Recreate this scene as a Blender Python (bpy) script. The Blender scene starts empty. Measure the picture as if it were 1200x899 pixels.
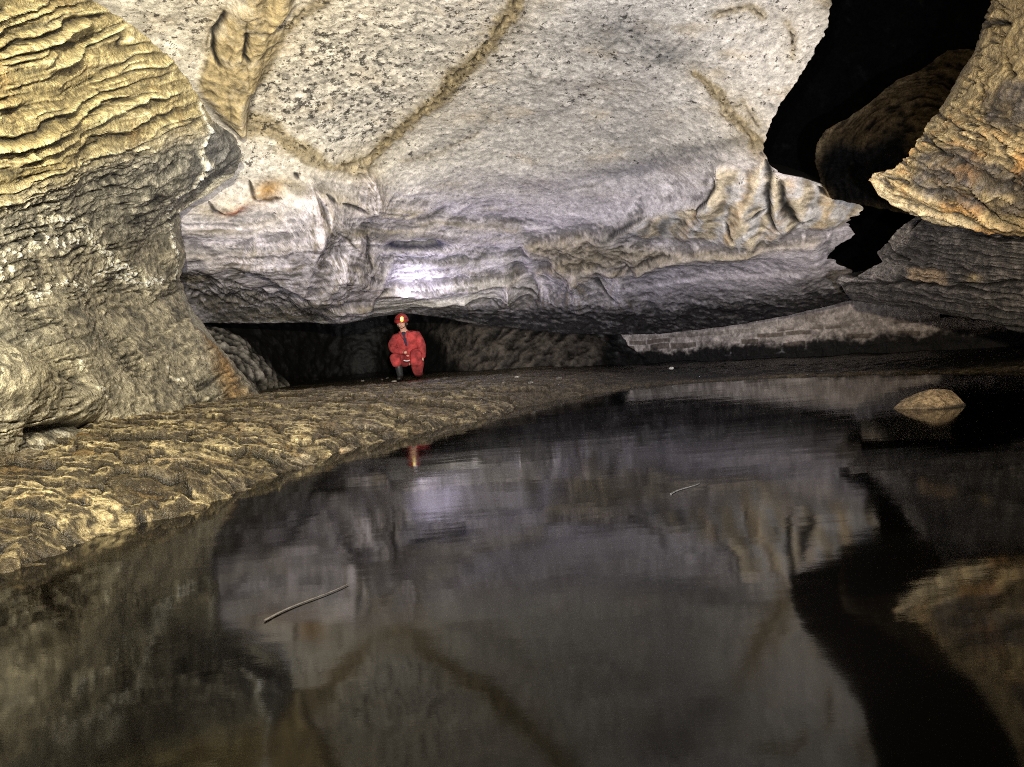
import bpy, bmesh, math, random
import numpy as np
from mathutils import Vector, Matrix

random.seed(7); RNG = np.random.default_rng(11)
scene = bpy.context.scene
COL = scene.collection

# ------------------------------------------------------------------ camera
FPX, W0, H0 = 867.0, 1200.0, 899.0
CAM = np.array([0.0, 0.0, 0.75]); PITCH = math.radians(3.13); ROLL = math.radians(4.5)
w_ = np.array([0, math.cos(PITCH), -math.sin(PITCH)])
r0 = np.array([1.0, 0, 0]); u0 = np.array([0, math.sin(PITCH), math.cos(PITCH)])
r_ = math.cos(ROLL) * r0 - math.sin(ROLL) * u0
u_ = math.cos(ROLL) * u0 + math.sin(ROLL) * r0
cam_d = bpy.data.cameras.new('camera'); cam = bpy.data.objects.new('camera', cam_d); COL.objects.link(cam)
cam_d.sensor_width = 36; cam_d.lens = FPX / W0 * 36; cam_d.clip_end = 200; cam_d.clip_start = 0.05
cam.matrix_world = Matrix(((r_[0], u_[0], -w_[0], CAM[0]), (r_[1], u_[1], -w_[1], CAM[1]), (r_[2], u_[2], -w_[2], CAM[2]), (0, 0, 0, 1)))
scene.camera = cam

def at(px, py, d):
    """survey point: bearing (photo pixel) and distance along the passage -> world"""
    px, py, d = np.broadcast_arrays(np.asarray(px, float), np.asarray(py, float), np.asarray(d, float))
    v = w_ + ((px - 600) / FPX)[..., None] * r_ - ((py - 449.5) / FPX)[..., None] * u_
    return CAM + v * (d / v[..., 1])[..., None]
def on_water(px, py, z=0.0):
    v = w_ + (px - 600) / FPX * r_ - (py - 449.5) / FPX * u_
    return CAM + v * ((z - CAM[2]) / v[2])

# ------------------------------------------------------------------ noise
_perm = RNG.permutation(256); _perm = np.concatenate([_perm, _perm, _perm])
_g = RNG.normal(size=(256, 3)); _g /= np.linalg.norm(_g, axis=1)[:, None]
def perlin(p):
    sh = p.shape[:-1]; p = p.reshape(-1, 3)
    i = np.floor(p).astype(np.int64); f = p - i; i &= 255
    u = f * f * f * (f * (f * 6 - 15) + 10)
    out = 0
    for dx in (0, 1):
        wx = u[:, 0] if dx else 1 - u[:, 0]
        a = _perm[i[:, 0] + dx]
        for dy in (0, 1):
            wy = wx * (u[:, 1] if dy else 1 - u[:, 1])
            b = _perm[a + i[:, 1] + dy]
            for dz in (0, 1):
                g = _g[_perm[b + i[:, 2] + dz]]
                out = out + wy * (u[:, 2] if dz else 1 - u[:, 2]) * (g[:, 0] * (f[:, 0] - dx) + g[:, 1] * (f[:, 1] - dy) + g[:, 2] * (f[:, 2] - dz))
    return (out * 1.5).reshape(sh)
def fbm(p, oc=4, gain=.5, lac=2.03, ridged=False, off=0.0):
    a, s, t, q = 1.0, 0, 0, p + off
    for k in range(oc):
        n = perlin(q)
        if ridged: n = 1 - 2 * np.abs(n)
        s = s + a * n; t += a; a *= gain; q = q * lac + 17.3
    return s / t
def worley(p):
    """2-D cells: f1, f2, random per cell, offset to the cell centre"""
    sh = p.shape[:-1]; p = p.reshape(-1, 2); i = np.floor(p).astype(np.int64)
    f1 = np.full(len(p), 9.); f2 = f1.copy(); cid = np.zeros(len(p), np.int64); ox = np.zeros(len(p)); oy = ox.copy()
    for dx in (-1, 0, 1):
        for dy in (-1, 0, 1):
            c = i + (dx, dy); h = _perm[(_perm[c[:, 0] & 255] + c[:, 1]) & 255]
            q = c + .12 + .76 * np.stack([_perm[h + 31], _perm[h + 77]], -1) / 255. - p
            dd = np.hypot(q[:, 0], q[:, 1]); m = dd < f1
            f2 = np.where(m, f1, np.minimum(f2, dd)); cid = np.where(m, h, cid); ox = np.where(m, q[:, 0], ox); oy = np.where(m, q[:, 1], oy)
            f1 = np.where(m, dd, f1)
    return [a.reshape(sh) for a in (f1, f2, cid, ox, oy)]
def hsh(c, k): return _perm[(c + 37 * k) & 255] / 255.
def sm(x, a, b):
    t = np.clip((x - a) / (b - a), 0, 1); return t * t * (3 - 2 * t)
def mix(a, b, t):
    t = np.asarray(t)[..., None] if np.ndim(t) else t
    return np.asarray(a) * (1 - t) + np.asarray(b) * t
def line(px, py, pts):
    """distance to a polyline, signed side (+ = right of travel on the picture), place along it 0..1"""
    best = np.full(px.shape, 1e9); side = np.zeros(px.shape); tt = np.zeros(px.shape)
    L = [math.dist(a, b) for a, b in zip(pts, pts[1:])]; tot = sum(L); acc = 0
    for (x0, y0), (x1, y1), l in zip(pts, pts[1:], L):
        ex, ey = x1 - x0, y1 - y0
        t = np.clip(((px - x0) * ex + (py - y0) * ey) / (l * l), 0, 1)
        dx, dy = px - x0 - t * ex, py - y0 - t * ey; d = np.hypot(dx, dy); m = d < best
        best = np.where(m, d, best); side = np.where(m, np.sign(ex * dy - ey * dx), side); tt = np.where(m, (acc + t * l) / tot, tt); acc += l
    return best, side, tt
def ridge(px, py, pts, wr, wl=None, p=1.0, taper=.12):
    """sharp-crested fold along pts; wr / wl = widths on the right and left of travel"""
    wl = wl or wr; p = p if p > 1.05 else 1.0; d, s, t = line(px, py, pts)
    return np.exp(-(d / np.where(s > 0, wr, wl)) ** p) * sm(t, -.001, taper) * sm(1 - t, -.001, taper)
def poly(px, py, pts, soft=6.0):
    inside = np.zeros(px.shape, bool); n = len(pts)
    for k in range(n):
        (x0, y0), (x1, y1) = pts[k], pts[(k + 1) % n]
        if y0 == y1: continue
        c = (y0 > py) != (y1 > py); inside ^= c & (px < (x1 - x0) * (py - y0) / (y1 - y0) + x0)
    d = line(px, py, list(pts) + [pts[0]])[0]
    return sm(np.where(inside, d, -d), -soft, soft)
def blob(px, py, cx, cy, rx, ry, rot=0):
    c, s = math.cos(rot), math.sin(rot); x, y = px - cx, py - cy
    return np.exp(-(((x * c + y * s) / rx) ** 2 + ((-x * s + y * c) / ry) ** 2))
def interp(v, pts): return np.interp(v, [a for a, b in pts], [b for a, b in pts])
def tps(pts):
    """smooth depth field through (px, py, depth); exact for planes"""
    P_ = np.array(pts, float); X = P_[:, :2] / 600; y = 1 / P_[:, 2]; n = len(X)
    def K(r): return np.where(r > 1e-9, r * r * np.log(np.maximum(r, 1e-9)), 0)
    A = np.zeros((n + 3, n + 3)); A[:n, :n] = K(np.hypot(*(X[:, None] - X[None]).transpose(2, 0, 1))) + 2e-3 * np.eye(n)
    A[:n, n] = 1; A[:n, n + 1:] = X; A[n, :n] = 1; A[n + 1:, :n] = X.T
    c = np.linalg.solve(A, np.concatenate([y, [0, 0, 0]]))
    def f(px, py):
        x, z = px / 600, py / 600; s = c[n] + c[n + 1] * x + c[n + 2] * z
        for k in range(n): s = s + c[k] * K(np.hypot(x - X[k, 0], z - X[k, 1]))
        return 1 / np.clip(s, 1 / 40, 1 / 1.5)
    return f

def cavity(Z, r):
    """how far a spot stands above (+) or below (-) its surroundings, in standard deviations; drives the painted relief shading"""
    B = Z
    for ax in (0, 1):
        n = B.shape[ax]; c = np.cumsum(np.concatenate([np.zeros_like(np.take(B, [0], ax)), B], ax), ax); i = np.arange(n); a, b = np.clip(i - r, 0, n), np.clip(i + r + 1, 0, n)
        sh = [1, 1]; sh[ax] = n; B = (np.take(c, b, ax) - np.take(c, a, ax)) / (b - a).reshape(sh)
    D = Z - B; return D / (np.sqrt((D * D).mean()) + 1e-9)
def shade_relief(C, Z, lo, hi, r1=3, r2=12, dark=.12):  # paints hollows darker and raised spots lighter, as relief shading
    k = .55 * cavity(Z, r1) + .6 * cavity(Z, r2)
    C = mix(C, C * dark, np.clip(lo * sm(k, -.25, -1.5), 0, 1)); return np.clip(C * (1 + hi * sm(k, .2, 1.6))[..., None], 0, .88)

# ------------------------------------------------------------------ objects
def tag(o, label=None, cat=None, group=None, kind=None):
    for k, v in (('label', label), ('category', cat), ('group', group), ('kind', kind)):
        if v: o[k] = v
    return o
def link(name, me, mat=None, parent=None):
    o = bpy.data.objects.new(name, me); COL.objects.link(o)
    if mat and me: me.materials.append(mat)
    if parent: o.parent = parent
    return o
def np_mesh(name, V, F, col=None, rough=None, speck=None, smooth=True):
    me = bpy.data.meshes.new(name); V = np.asarray(V, np.float32); F = np.asarray(F, np.int32)
    me.vertices.add(len(V)); me.vertices.foreach_set('co', V.ravel())
    me.loops.add(F.size); me.loops.foreach_set('vertex_index', F.ravel())
    me.polygons.add(len(F)); me.polygons.foreach_set('loop_start', np.arange(0, F.size, 4, dtype=np.int32))
    me.update(calc_edges=True)
    if smooth: me.polygons.foreach_set('use_smooth', np.ones(len(F), bool))
    if col is not None:
        a = me.attributes.new('tint', 'FLOAT_COLOR', 'POINT'); c = np.ones((len(V), 4), np.float32); c[:, :3] = np.clip(col, 0, 1); a.data.foreach_set('color', c.ravel())
    if rough is not None:
        a = me.attributes.new('rough', 'FLOAT', 'POINT'); a.data.foreach_set('value', np.asarray(rough, np.float32).ravel())
    if speck is not None:
        a = me.attributes.new('speck', 'FLOAT', 'POINT'); a.data.foreach_set('value', np.asarray(speck, np.float32).ravel())
    return me
def grid_faces(n, m):
    i = np.arange(n * m).reshape(n, m); return np.stack([i[:-1, :-1], i[:-1, 1:], i[1:, 1:], i[1:, :-1]], -1).reshape(-1, 4)
def normals(P, toward=CAM):
    a = np.gradient(P, axis=0); b = np.gradient(P, axis=1); n = np.cross(a, b); n /= np.linalg.norm(n, axis=-1)[..., None] + 1e-9
    s = np.sign(np.median(((toward - P) * n).sum(-1))); return n * s
def emit(name, P, C, R, mat, split=None, speck=None):
    """sheet -> object; split = {key: per-vertex mask} lifts regions out as objects of their own"""
    n, m = P.shape[:2]; F = grid_faces(n, m); V = P.reshape(-1, 3); C = C.reshape(-1, 3); R = R.ravel(); out = {}
    own = np.full(len(F), -1)
    for k, (key, mk) in enumerate((split or {}).items()): own[(mk.ravel()[F].mean(1) > .5) & (own < 0)] = k
    for k, key in enumerate([None] + list(split or {})):
        f = F[own == k - 1]; used = np.unique(f); re = np.zeros(len(V), np.int64); re[used] = np.arange(len(used))
        out[key] = link(key or name, np_mesh(key or name, V[used], re[f], C[used], R[used], None if speck is None else speck.ravel()[used]), mat)
    return out

# ------------------------------------------------------------------ materials
def rock_mat(name, bump=.35, spec=.35, grain=26., specks=1.0):
    m = bpy.data.materials.new(name); m.use_nodes = True; nt = m.node_tree; N, L = nt.nodes, nt.links; b = N['Principled BSDF']
    at_ = N.new('ShaderNodeAttribute'); at_.attribute_name = 'tint'; ro = N.new('ShaderNodeAttribute'); ro.attribute_name = 'rough'
    tc = N.new('ShaderNodeTexCoord')
    def noise(sc, det=4, r=.6):
        n = N.new('ShaderNodeTexNoise'); n.inputs['Scale'].default_value = sc; n.inputs['Detail'].default_value = det; n.inputs['Roughness'].default_value = r; L.new(tc.outputs['Object'], n.inputs['Vector']); return n
    def ramp(src, a, b_, c, d_):
        r = N.new('ShaderNodeMapRange'); r.inputs[1].default_value = a; r.inputs[2].default_value = b_; r.inputs[3].default_value = c; r.inputs[4].default_value = d_; L.new(src, r.inputs[0]); return r.outputs[0]
    def mul(a, b_):
        n = N.new('ShaderNodeMath'); n.operation = 'MULTIPLY'; L.new(a, n.inputs[0]); L.new(b_, n.inputs[1]); return n.outputs[0]
    n1, n2, n3, n4 = noise(7, 5), noise(grain, 6, .72), noise(90, 4, .65), noise(260, 2)
    gr = ramp(n2.outputs['Fac'], .36, .62, 1 - .55 * specks, 1 + .30 * specks); dk = ramp(n3.outputs['Fac'], .36, .47, 1 - .62 * specks, 1.0); lo = ramp(n1.outputs['Fac'], .35, .65, .76, 1.18)
    f = mul(mul(gr, dk), lo)
    sp = N.new('ShaderNodeAttribute'); sp.attribute_name = 'speck'; n5 = noise(11, 7, .74)
    th = N.new('ShaderNodeMath'); th.operation = 'MULTIPLY_ADD'; L.new(sp.outputs['Fac'], th.inputs[0]); th.inputs[1].default_value = .30; L.new(n5.outputs['Fac'], th.inputs[2])
    f = mul(f, ramp(th.outputs[0], .655, .685, 1.0, .17))
    mx = N.new('ShaderNodeVectorMath'); mx.operation = 'SCALE'; L.new(at_.outputs['Color'], mx.inputs[0]); L.new(f, mx.inputs['Scale']); L.new(mx.outputs[0], b.inputs['Base Color'])
    L.new(ro.outputs['Fac'], b.inputs['Roughness']); b.inputs['Specular IOR Level'].default_value = spec
    prev = None
    for n, st, ds in ((n1, .5, .04), (n2, 1.0, .018), (n3, .9, .006), (n4, .5, .0015)):
        bp = N.new('ShaderNodeBump'); bp.inputs['Strength'].default_value = min(1, bump * st * 2); bp.inputs['Distance'].default_value = ds
        L.new(n.outputs['Fac'], bp.inputs['Height'])
        if prev: L.new(prev.outputs[0], bp.inputs['Normal'])
        prev = bp
    L.new(prev.outputs[0], b.inputs['Normal']); return m
def plain_mat(name, col, rough=.6, noise=.25, scale=30, bump=.2, spec=.4, emit=None):
    m = bpy.data.materials.new(name); m.use_nodes = True; nt = m.node_tree; N, L = nt.nodes, nt.links; b = N['Principled BSDF']
    tc = N.new('ShaderNodeTexCoord'); n = N.new('ShaderNodeTexNoise'); n.inputs['Scale'].default_value = scale; n.inputs['Detail'].default_value = 5; L.new(tc.outputs['Object'], n.inputs['Vector'])
    cr = N.new('ShaderNodeValToRGB'); e = cr.color_ramp.elements; e[0].position = .3; e[1].position = .7
    e[0].color = tuple(c * (1 - noise) for c in col) + (1,); e[1].color = tuple(min(1, c * (1 + noise)) for c in col) + (1,)
    L.new(n.outputs['Fac'], cr.inputs[0]); L.new(cr.outputs[0], b.inputs['Base Color']); b.inputs['Roughness'].default_value = rough; b.inputs['Specular IOR Level'].default_value = spec
    bp = N.new('ShaderNodeBump'); bp.inputs['Strength'].default_value = bump; bp.inputs['Distance'].default_value = .03 if bump > .8 else .01; L.new(n.outputs['Fac'], bp.inputs['Height']); L.new(bp.outputs[0], b.inputs['Normal'])
    if emit: b.inputs['Emission Color'].default_value = emit[0] + (1,); b.inputs['Emission Strength'].default_value = emit[1]
    return m
ROCK = rock_mat('limestone', .36, .25, 17., .62); WETROCK = rock_mat('wet_limestone', .7, .55, 22., 1.05)

# colours (linear albedo)
WHITE = np.array([.58, .555, .515]); GREY = np.array([.24, .235, .23]); DARK = np.array([.035, .033, .034]); BROWN = np.array([.185, .145, .075]); TAN = np.array([.36, .305, .205])
GOLD = np.array([.47, .365, .16]); ORANGE = np.array([.45, .25, .07]); BLACK = np.array([.008, .008, .009])

SHADE_ROCK = rock_mat('shaded_rift_rock', .4, .02)  # dull rock for the rift, whose shadow is painted in the tint
# ================================================================== CEILING
ceil_depth = tps([(-400,-450,5.0),(100,-450,4.9),(600,-450,4.5),(1100,-450,4.5),(1500,-450,4.5),
    (-400,-100,6.6),(150,-100,6.6),(600,-100,6.9),(1100,-100,7.1),(1500,-100,7),
    (-400,200,8.5),(-100,100,8),(150,0,7.4),(280,0,7.7),(450,0,8),(600,0,8.3),(800,0,8.4),(950,0,8.5),(1150,0,8.6),
    (300,100,9.0),(450,100,9.6),(600,100,10),(750,100,9.8),(880,100,9.5),(300,150,9.6),(600,200,12),(750,190,11.6),(895,185,10.3),(440,200,11.3),
    (265,235,10.3),(375,228,10.7),(500,285,13.3),(600,280,14),(700,270,13),(850,250,11.3),(950,270,10.9),
    (200,300,10.6),(300,300,11.5),(400,300,12.6),(600,320,15.2),(750,320,13.8),(900,320,12.4),(1000,300,11.4),
    (250,350,12.6),(300,350,13.2),(400,355,14.8),(500,345,15.6),(600,350,16),(750,370,14.8),(900,370,13.2),(1000,352,12.0),
    (250,378,14.3),(400,378,15.6),(480,368,15.9),(560,380,16.2),(650,402,16.2),(780,400,15.4),(900,386,13.8),(1000,362,12.3),(-400,350,11)])
EDGE_R = [(-450,990),(-60,985),(0,976),(20,974),(45,969),(75,950),(105,930),(130,912),(150,902),(170,896),(183,894),(196,900),(206,912),(214,950),(220,976),(229,992),(238,1006),(250,1008),(262,998),(272,994),(286,1002),(298,1000),(310,984),(320,972),(328,972),(338,982),(352,998),(372,1000),(400,1000)]
LIP = [(-400,372),(200,377),(255,380),(330,379),(400,378),(440,371),(480,366),(520,372),(560,380),(610,386),(660,391),(720,393),(780,391),(850,383),(920,371),(1000,352),(1100,346)]
vin = np.linspace(0, 400, 330); vrow = np.concatenate([np.linspace(-450, -6, 60), vin])
ucol = np.concatenate([np.linspace(-420, 175, 60)[:-1], np.linspace(175, 1000, 690)])
def edge_r(v): return interp(v, EDGE_R)
vv, uu = np.meshgrid(vrow, ucol, indexing='ij')
er = edge_r(vv) + 7 * sm(vv, 205, 235) * perlin(np.stack([vv / 7.5, 0 * vv, 0 * vv + 12], -1)) + 4 * perlin(np.stack([vv / 13, 0 * vv, 0 * vv + 2], -1)) + 2.5 * perlin(np.stack([vv / 5, 0 * vv, 0 * vv + 8], -1)); frac = np.clip((uu - 700) / 300, 0, 1)
px = np.where(uu > 700, 700 + frac * (er - 700), uu)
lip = interp(px, LIP)
py = np.where(vv > 250, 250 + (vv - 250) / 150 * (lip - 250), vv)
px0, py0 = px, py
d = ceil_depth(px, py)
P = at(px, py, d)
q = P * 1.0
wx = fbm(P * .9, 3, off=3.) ; wy = fbm(P * .9, 3, off=41.); wx2 = fbm(P * 3.1, 3, off=9.); wy2 = fbm(P * 3.1, 3, off=29.)
fx = px + 5 * wx + 3 * wx2; fy = py + 4 * wy + 2.5 * wy2           # hand-drawn lines wander a little
low = sm(py + .06 * (px - 500), 190, 262)                             # 0 on the smooth roof, 1 among the folds
Z = np.zeros(px.shape)
Z += .10 * fbm(P * .55, 3, off=5.) + .030 * fbm(P * 2.2, 4, off=8.) * (1 - .2 * low)
pat = fbm(P * np.array([7., 9., 7.]), 4, .62, off=12.)
Z += (.013 * sm(pat, -.1, .35) + .006 * fbm(P * np.array([16., 22., 16.]), 3, .6, off=13.)) * (1 - .6 * low)
Z += low * (.045 * fbm(P * np.array([.7, 1.5, 1.5]), 3, .5, ridged=True, off=2.) + .004 * fbm(P * np.array([4, 8, 8.]), 4, .6, ridged=True, off=7.))
C = np.broadcast_to(WHITE, px.shape + (3,)).copy()
# dark mineral flecks, thick top-left, thinning to the right, in drifts
dens = .17 * blob(px, py, 440, 60, 190, 130) + .17 * blob(px, py, 350, 130, 110, 70) + .14 * blob(px, py, 200, 30, 90, 50) + .13 * blob(px, py, 780, 60, 240, 70) + .07
fl = fbm(np.stack([fx / 8., fy / 4.6, 0 * fx], -1) + wx[..., None] * 1.5, 4, .62, off=61.)
fleck = sm(fl, .34 - dens, .50 - dens) * (1 - .65 * low)
C = mix(C, np.array([.10, .095, .085]), .6 * fleck); C = mix(C, C * np.array([1.0, .95, .80]), blob(px, py, 330, 20, 260, 150))  # warm lamp tint at upper left put into the albedo
mot = fbm(np.stack([fx / 60, fy / 22, 0 * fx], -1), 4, .6, off=71.)
C *= (1 + .42 * mot)[..., None]
C = mix(C, np.array([.50, .42, .30]), .55 * sm(fbm(np.stack([fx / 75., fy / 30., 0 * fx], -1), 4, .6, off=15.), .05, .45))
# grey smoky smears across the roof
for (cx, cy, rx, ry, ro, a) in ((800,188,62,13,-.18,.75),(730,203,60,7,-.12,.6),(640,218,70,8,-.08,.4),(860,172,35,8,-.3,.6),(500,248,50,12,.1,.6),(560,246,45,8,.05,.5),(735,48,62,24,.1,.45),(790,72,40,14,.1,.5),(610,262,60,6,0,.45),(640,140,50,6,-.3,.25),(560,150,38,7,-.5,.35),(505,180,35,7,-.5,.3),(680,108,60,6,-.15,.25),(700,262,50,9,.1,.35),(460,262,40,8,0,.45)):
    C = mix(C, GREY * .62, np.clip(1.35 * a * blob(fx, fy, cx, cy, rx, ry, ro) * (1 + 1.3 * mot + .8 * fl), 0, .92))
# brown calcite veins standing proud of the roof
def vein(pts, w, hgt, col, k=1.0, halo=2.6):
    global C, Z
    dd, s, t = line(fx, fy, pts); ww = w(t) if callable(w) else w
    knob = 1 + .6 * fbm(np.stack([fx / 9, fy / 9, 0 * fx], -1), 3, off=91.) + .9 * perlin(np.stack([px / 34, py / 34, 0 * px + 5], -1)) + .3 * wx2
    m = np.exp(-(dd / (ww * knob.clip(.3))) ** 5)
    Z += .55 * hgt * m * (.45 + 1.3 * fbm(np.stack([fx / 7, fy / 11, 0 * fx], -1), 3, off=33.))
    C = mix(C, np.array([.40, .335, .22]), .45 * k * np.exp(-(dd / (ww * halo)) ** 2)); C = mix(C, col * (1 + .35 * fl[..., None]), np.clip(.92 * k * m, 0, 1))
    crack = np.exp(-((dd - s * ww * .25 + 3 * wy2) / 1.5) ** 2) * sm(fbm(np.stack([fx / 14, fy / 14, 0 * fx], -1), 2, off=19.), -.05, .2)
    C = mix(C, BROWN * .14, .95 * k * crack * m); Z -= .05 * k * crack * m; kk = sm(fbm(np.stack([fx / 6, fy / 6, 0 * fx], -1), 3, .6, off=37.), .05, .3); C = mix(C, col * .45, .7 * k * kk * m)
vein([(614,-60),(611,0),(600,25),(578,48),(556,75),(528,104),(498,135),(464,166),(438,188),(425,199)], lambda t: 13 - 6 * t, .07, BROWN * 1.25)
vein([(430,197),(405,199),(385,196),(360,182),(330,163),(300,150),(280,146)], lambda t: 5 + 9 * t, .03, BROWN * 1.35, .85)
vein([(400,-20),(378,6),(350,25),(333,44),(322,62),(306,95)], 9, .04, BROWN * 1.3, .8)
vein([(812,93),(828,104),(844,120),(862,146),(880,165),(895,184)], lambda t: 5 + 7 * t, .06, BROWN * 1.3, .9)
vein([(838,26),(858,18),(880,14),(895,24)], 4, .03, TAN * .9, .8)
vein([(925,32),(932,50),(930,70)], 5, .03, TAN * .9, .7)
vein([(850,135),(870,125),(888,150)], 6, .03, TAN * .95, .6)
vein([(240,62),(250,36),(262,20)], 7, .02, TAN * .9, .7)
vein([(962,0),(976,14),(988,30)], 9, .05, TAN * .9, .7)
vein([(428,203),(432,222),(438,240)], 9, .07, TAN * 1.0, .8)
vein([(470,195),(520,182),(560,160)], 3, .01, TAN, .35)
# rock pendant: knobbly brown mass hanging from the roof at upper left
pend_out = [(276,-90),(287,-40),(288,0),(264,20),(250,46),(246,66),(236,84),(231,102),(238,118),(252,130),(262,143),(280,154),(288,144),(293,122),(306,92),(318,72),(330,48),(322,34),(342,12),(352,-40),(350,-90)]
pend = poly(px + 2 * wx2, py + 2 * wy2, pend_out, 7.)
pk = (.62 * np.exp(-((line(fx, fy, [(300,-60),(290,20),(268,80),(262,110),(276,140)])[0]) / 17) ** 2) + .60 * np.exp(-((line(fx, fy, [(345,-60),(330,10),(308,40),(295,80),(282,120),(280,140)])[0]) / 14) ** 2))
f1, f2, cid, _, _ = worley(np.stack([fx / 24, fy / 33], -1))
Z += pend * (.05 + pk * .30 + .05 * fbm(P * 5, 4, ridged=True, off=6.) - .10 * f1)
C = mix(C, mix(BROWN * 1.75, TAN * .95, sm(wx2 + .5 * fl, -.1, .4)), pend)
C = mix(C, BROWN * .22, pend * .8 * np.exp(-((f2 - f1) / .06) ** 2) * sm(wy2, -.2, .3))
for pts in ([(265,22),(252,45),(250,62),(256,76)], [(288,36),(284,58),(290,64)]):
    mk = np.exp(-(line(fx, fy, pts)[0] / 2.6) ** 2); C = mix(C, BLACK, mk); Z -= .06 * mk

# --- folds below the smooth roof: crests (toward the room) with sharp and gentle sides
def crest(pts, amp, wr, wl=None, p=1.35, col=None, k=.8, cw=None, taper=.12):
    global Z, C
    r = ridge(fx, fy, pts, 1.35 * wr, 1.35 * (wl or wr), p, taper); Z += .85 * amp * r
    if col is not None:
        m = ridge(fx, fy, pts, cw or wr * .5, (cw or (wl or wr) * .5), 1.5, taper); C = mix(C, col * (1 + .3 * fl[..., None]), np.clip(k * m, 0, 1))
def slit(pts, w=2.0, depth=.1, k=.97):
    global Z, C
    w, depth = 1.2 * w, .5 * depth; dd, _, t = line(.5 * (fx + px) + 2.5 * wy2, .5 * (fy + py) + 2.5 * wx2, pts); m = np.exp(-(dd / (w * (.25 + .9 * np.sin(math.pi * t)) * (1 + .8 * wx2).clip(.3))) ** 2); Z -= depth * m; C = mix(C, BLACK, np.clip(k * m, 0, 1))
LILAC = np.array([.575, .54, .625])
C = mix(C, LILAC * (1 + .10 * mot[..., None]), .75 * low)
C = mix(C, GREY * .8, .75 * low * sm(fbm(np.stack([fx / 85, (fy + .1 * fx) / 11, 0 * fx], -1), 5, .6, off=51.), .10, .5))
C = mix(C, TAN * .8, .60 * low * sm(fbm(np.stack([fx / 70, (fy - .05 * fx) / 13, 0 * fx], -1), 5, .6, off=81.), .14, .5))
crest([(205,250),(232,242),(262,246),(300,228),(335,214),(372,222),(400,232),(440,246),(520,256)], .10, 16, 7, col=TAN * .85, k=.8, cw=8)
crest([(364,216),(364,240),(358,262),(353,285),(346,308),(340,326)], .26, 70, 9, col=BROWN * 1.1, k=.75, cw=6)
crest([(364,216),(364,240),(358,262),(353,285),(346,308)], .10, 9, 9)
crest([(362,226),(345,256),(322,270),(290,285),(258,300),(228,312)], .13, 12, 34, col=TAN * .75, k=.6, cw=5)
crest([(352,300),(325,315),(290,323),(245,330)], .08, 8, 26, col=TAN * .7, k=.5, cw=4)
crest([(372,224),(392,252),(412,276),(434,300),(455,318)], .24, 46, 10, col=TAN * .85, k=.6, cw=5)
crest([(335,348),(352,328),(370,304),(387,274)], .22, 44, 9, col=TAN * .75, k=.65, cw=5)
crest([(387,274),(403,288),(420,304),(440,322)], .20, 40, 8, col=BROWN * 1.1, k=.8, cw=4)
def ledge(pts, h, back, col=None, k=.7, line_=.8):
    """edge of a bed: sharp face toward the viewer, underside running back"""
    global Z, C
    crest(pts, h, back, 2.6, p=1.5, taper=.08); dd, sd_, t = line(fx, fy, pts); e_ = sm(t, 0, .08) * sm(1 - t, 0, .08)
    if col is not None: C = mix(C, col * (1 + .3 * fl[..., None]), np.clip(k * e_ * np.exp(-((dd + sd_ * 1.) / 5.) ** 2), 0, 1))
    m = e_ * np.exp(-((dd + 2.2 * sd_) / 1.5) ** 2) * (sd_ < 0) * sm(wy2 + .3 * fl, -.25, .1); C = mix(C, np.array([.03, .025, .02]), np.clip(line_ * m, 0, 1))
ledge([(364,352),(384,338),(403,328),(445,327),(470,325),(501,320),(545,317),(585,315),(625,318)], .20, 30, BROWN * 1.2, .75)
ledge([(205,300),(250,296),(300,288),(340,283)], .07, 24, TAN * .8, .5, .5)
ledge([(210,272),(255,266),(300,256),(338,240)], .06, 18, TAN * .7, .45, .5)
ledge([(440,300),(480,303),(530,300),(590,296),(640,300)], .06, 22, GREY, .5, .6)
ledge([(395,262),(430,268),(470,270),(520,266),(580,268),(620,272)], .08, 24, TAN * .8, .5, .6)
ledge([(610,288),(650,281),(690,277),(722,270),(745,257),(765,248)], .12, 20, TAN * .8, .5, .8)
ledge([(700,312),(735,316),(760,306),(800,296),(850,290),(910,286),(975,284)], .14, 40, TAN * .85, .55, .6)
ledge([(760,336),(820,326),(880,322),(950,322)], .06, 24, GREY * .8, .5, .5)
ledge([(625,318),(660,308),(700,305)], .08, 20, BROWN, .6, .7)
crest([(362,335),(376,318),(390,300)], .05, 8, 14, col=TAN * .75, k=.5, cw=3)
crest([(350,345),(362,328),(376,310)], .05, 8, 12, col=TAN * .75, k=.5, cw=3)
crest([(430,205),(436,225),(445,242)], .16, 10, 12, col=TAN * .95, k=.8, cw=9)
for pts, w, dp in (([(368,222),(373,232),(374,242)],2.6,.15),([(380,224),(390,231)],2.2,.1),([(398,234),(412,239),(426,245)],1.8,.1),([(383,252),(398,265),(410,275)],1.2,.06),([(425,268),(428,280),(424,286),(428,298)],2.6,.12),([(244,236),(250,245),(262,248)],2.2,.1),([(293,218),(296,228),(300,232)],1.8,.08),([(300,232),(318,233),(330,228)],1.2,.05),([(425,300),(432,306)],1.5,.06),([(345,206),(352,212)],2.0,.1)): slit(pts, w, dp)
C = mix(C, ORANGE * .8, .85 * blob(fx, fy, 315, 224, 16, 9, -.3)); C = mix(C, np.array([.38, .10, .06]), .8 * blob(fx, fy, 274, 242, 14, 4.5, -.25)); C = mix(C, TAN * 1.1, .6 * blob(fx, fy, 262, 234, 16, 7, -.2))
Z -= .12 * blob(fx, fy, 318, 226, 14, 8) ; Z += .14 * blob(fx, fy, 266, 236, 15, 7)
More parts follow.
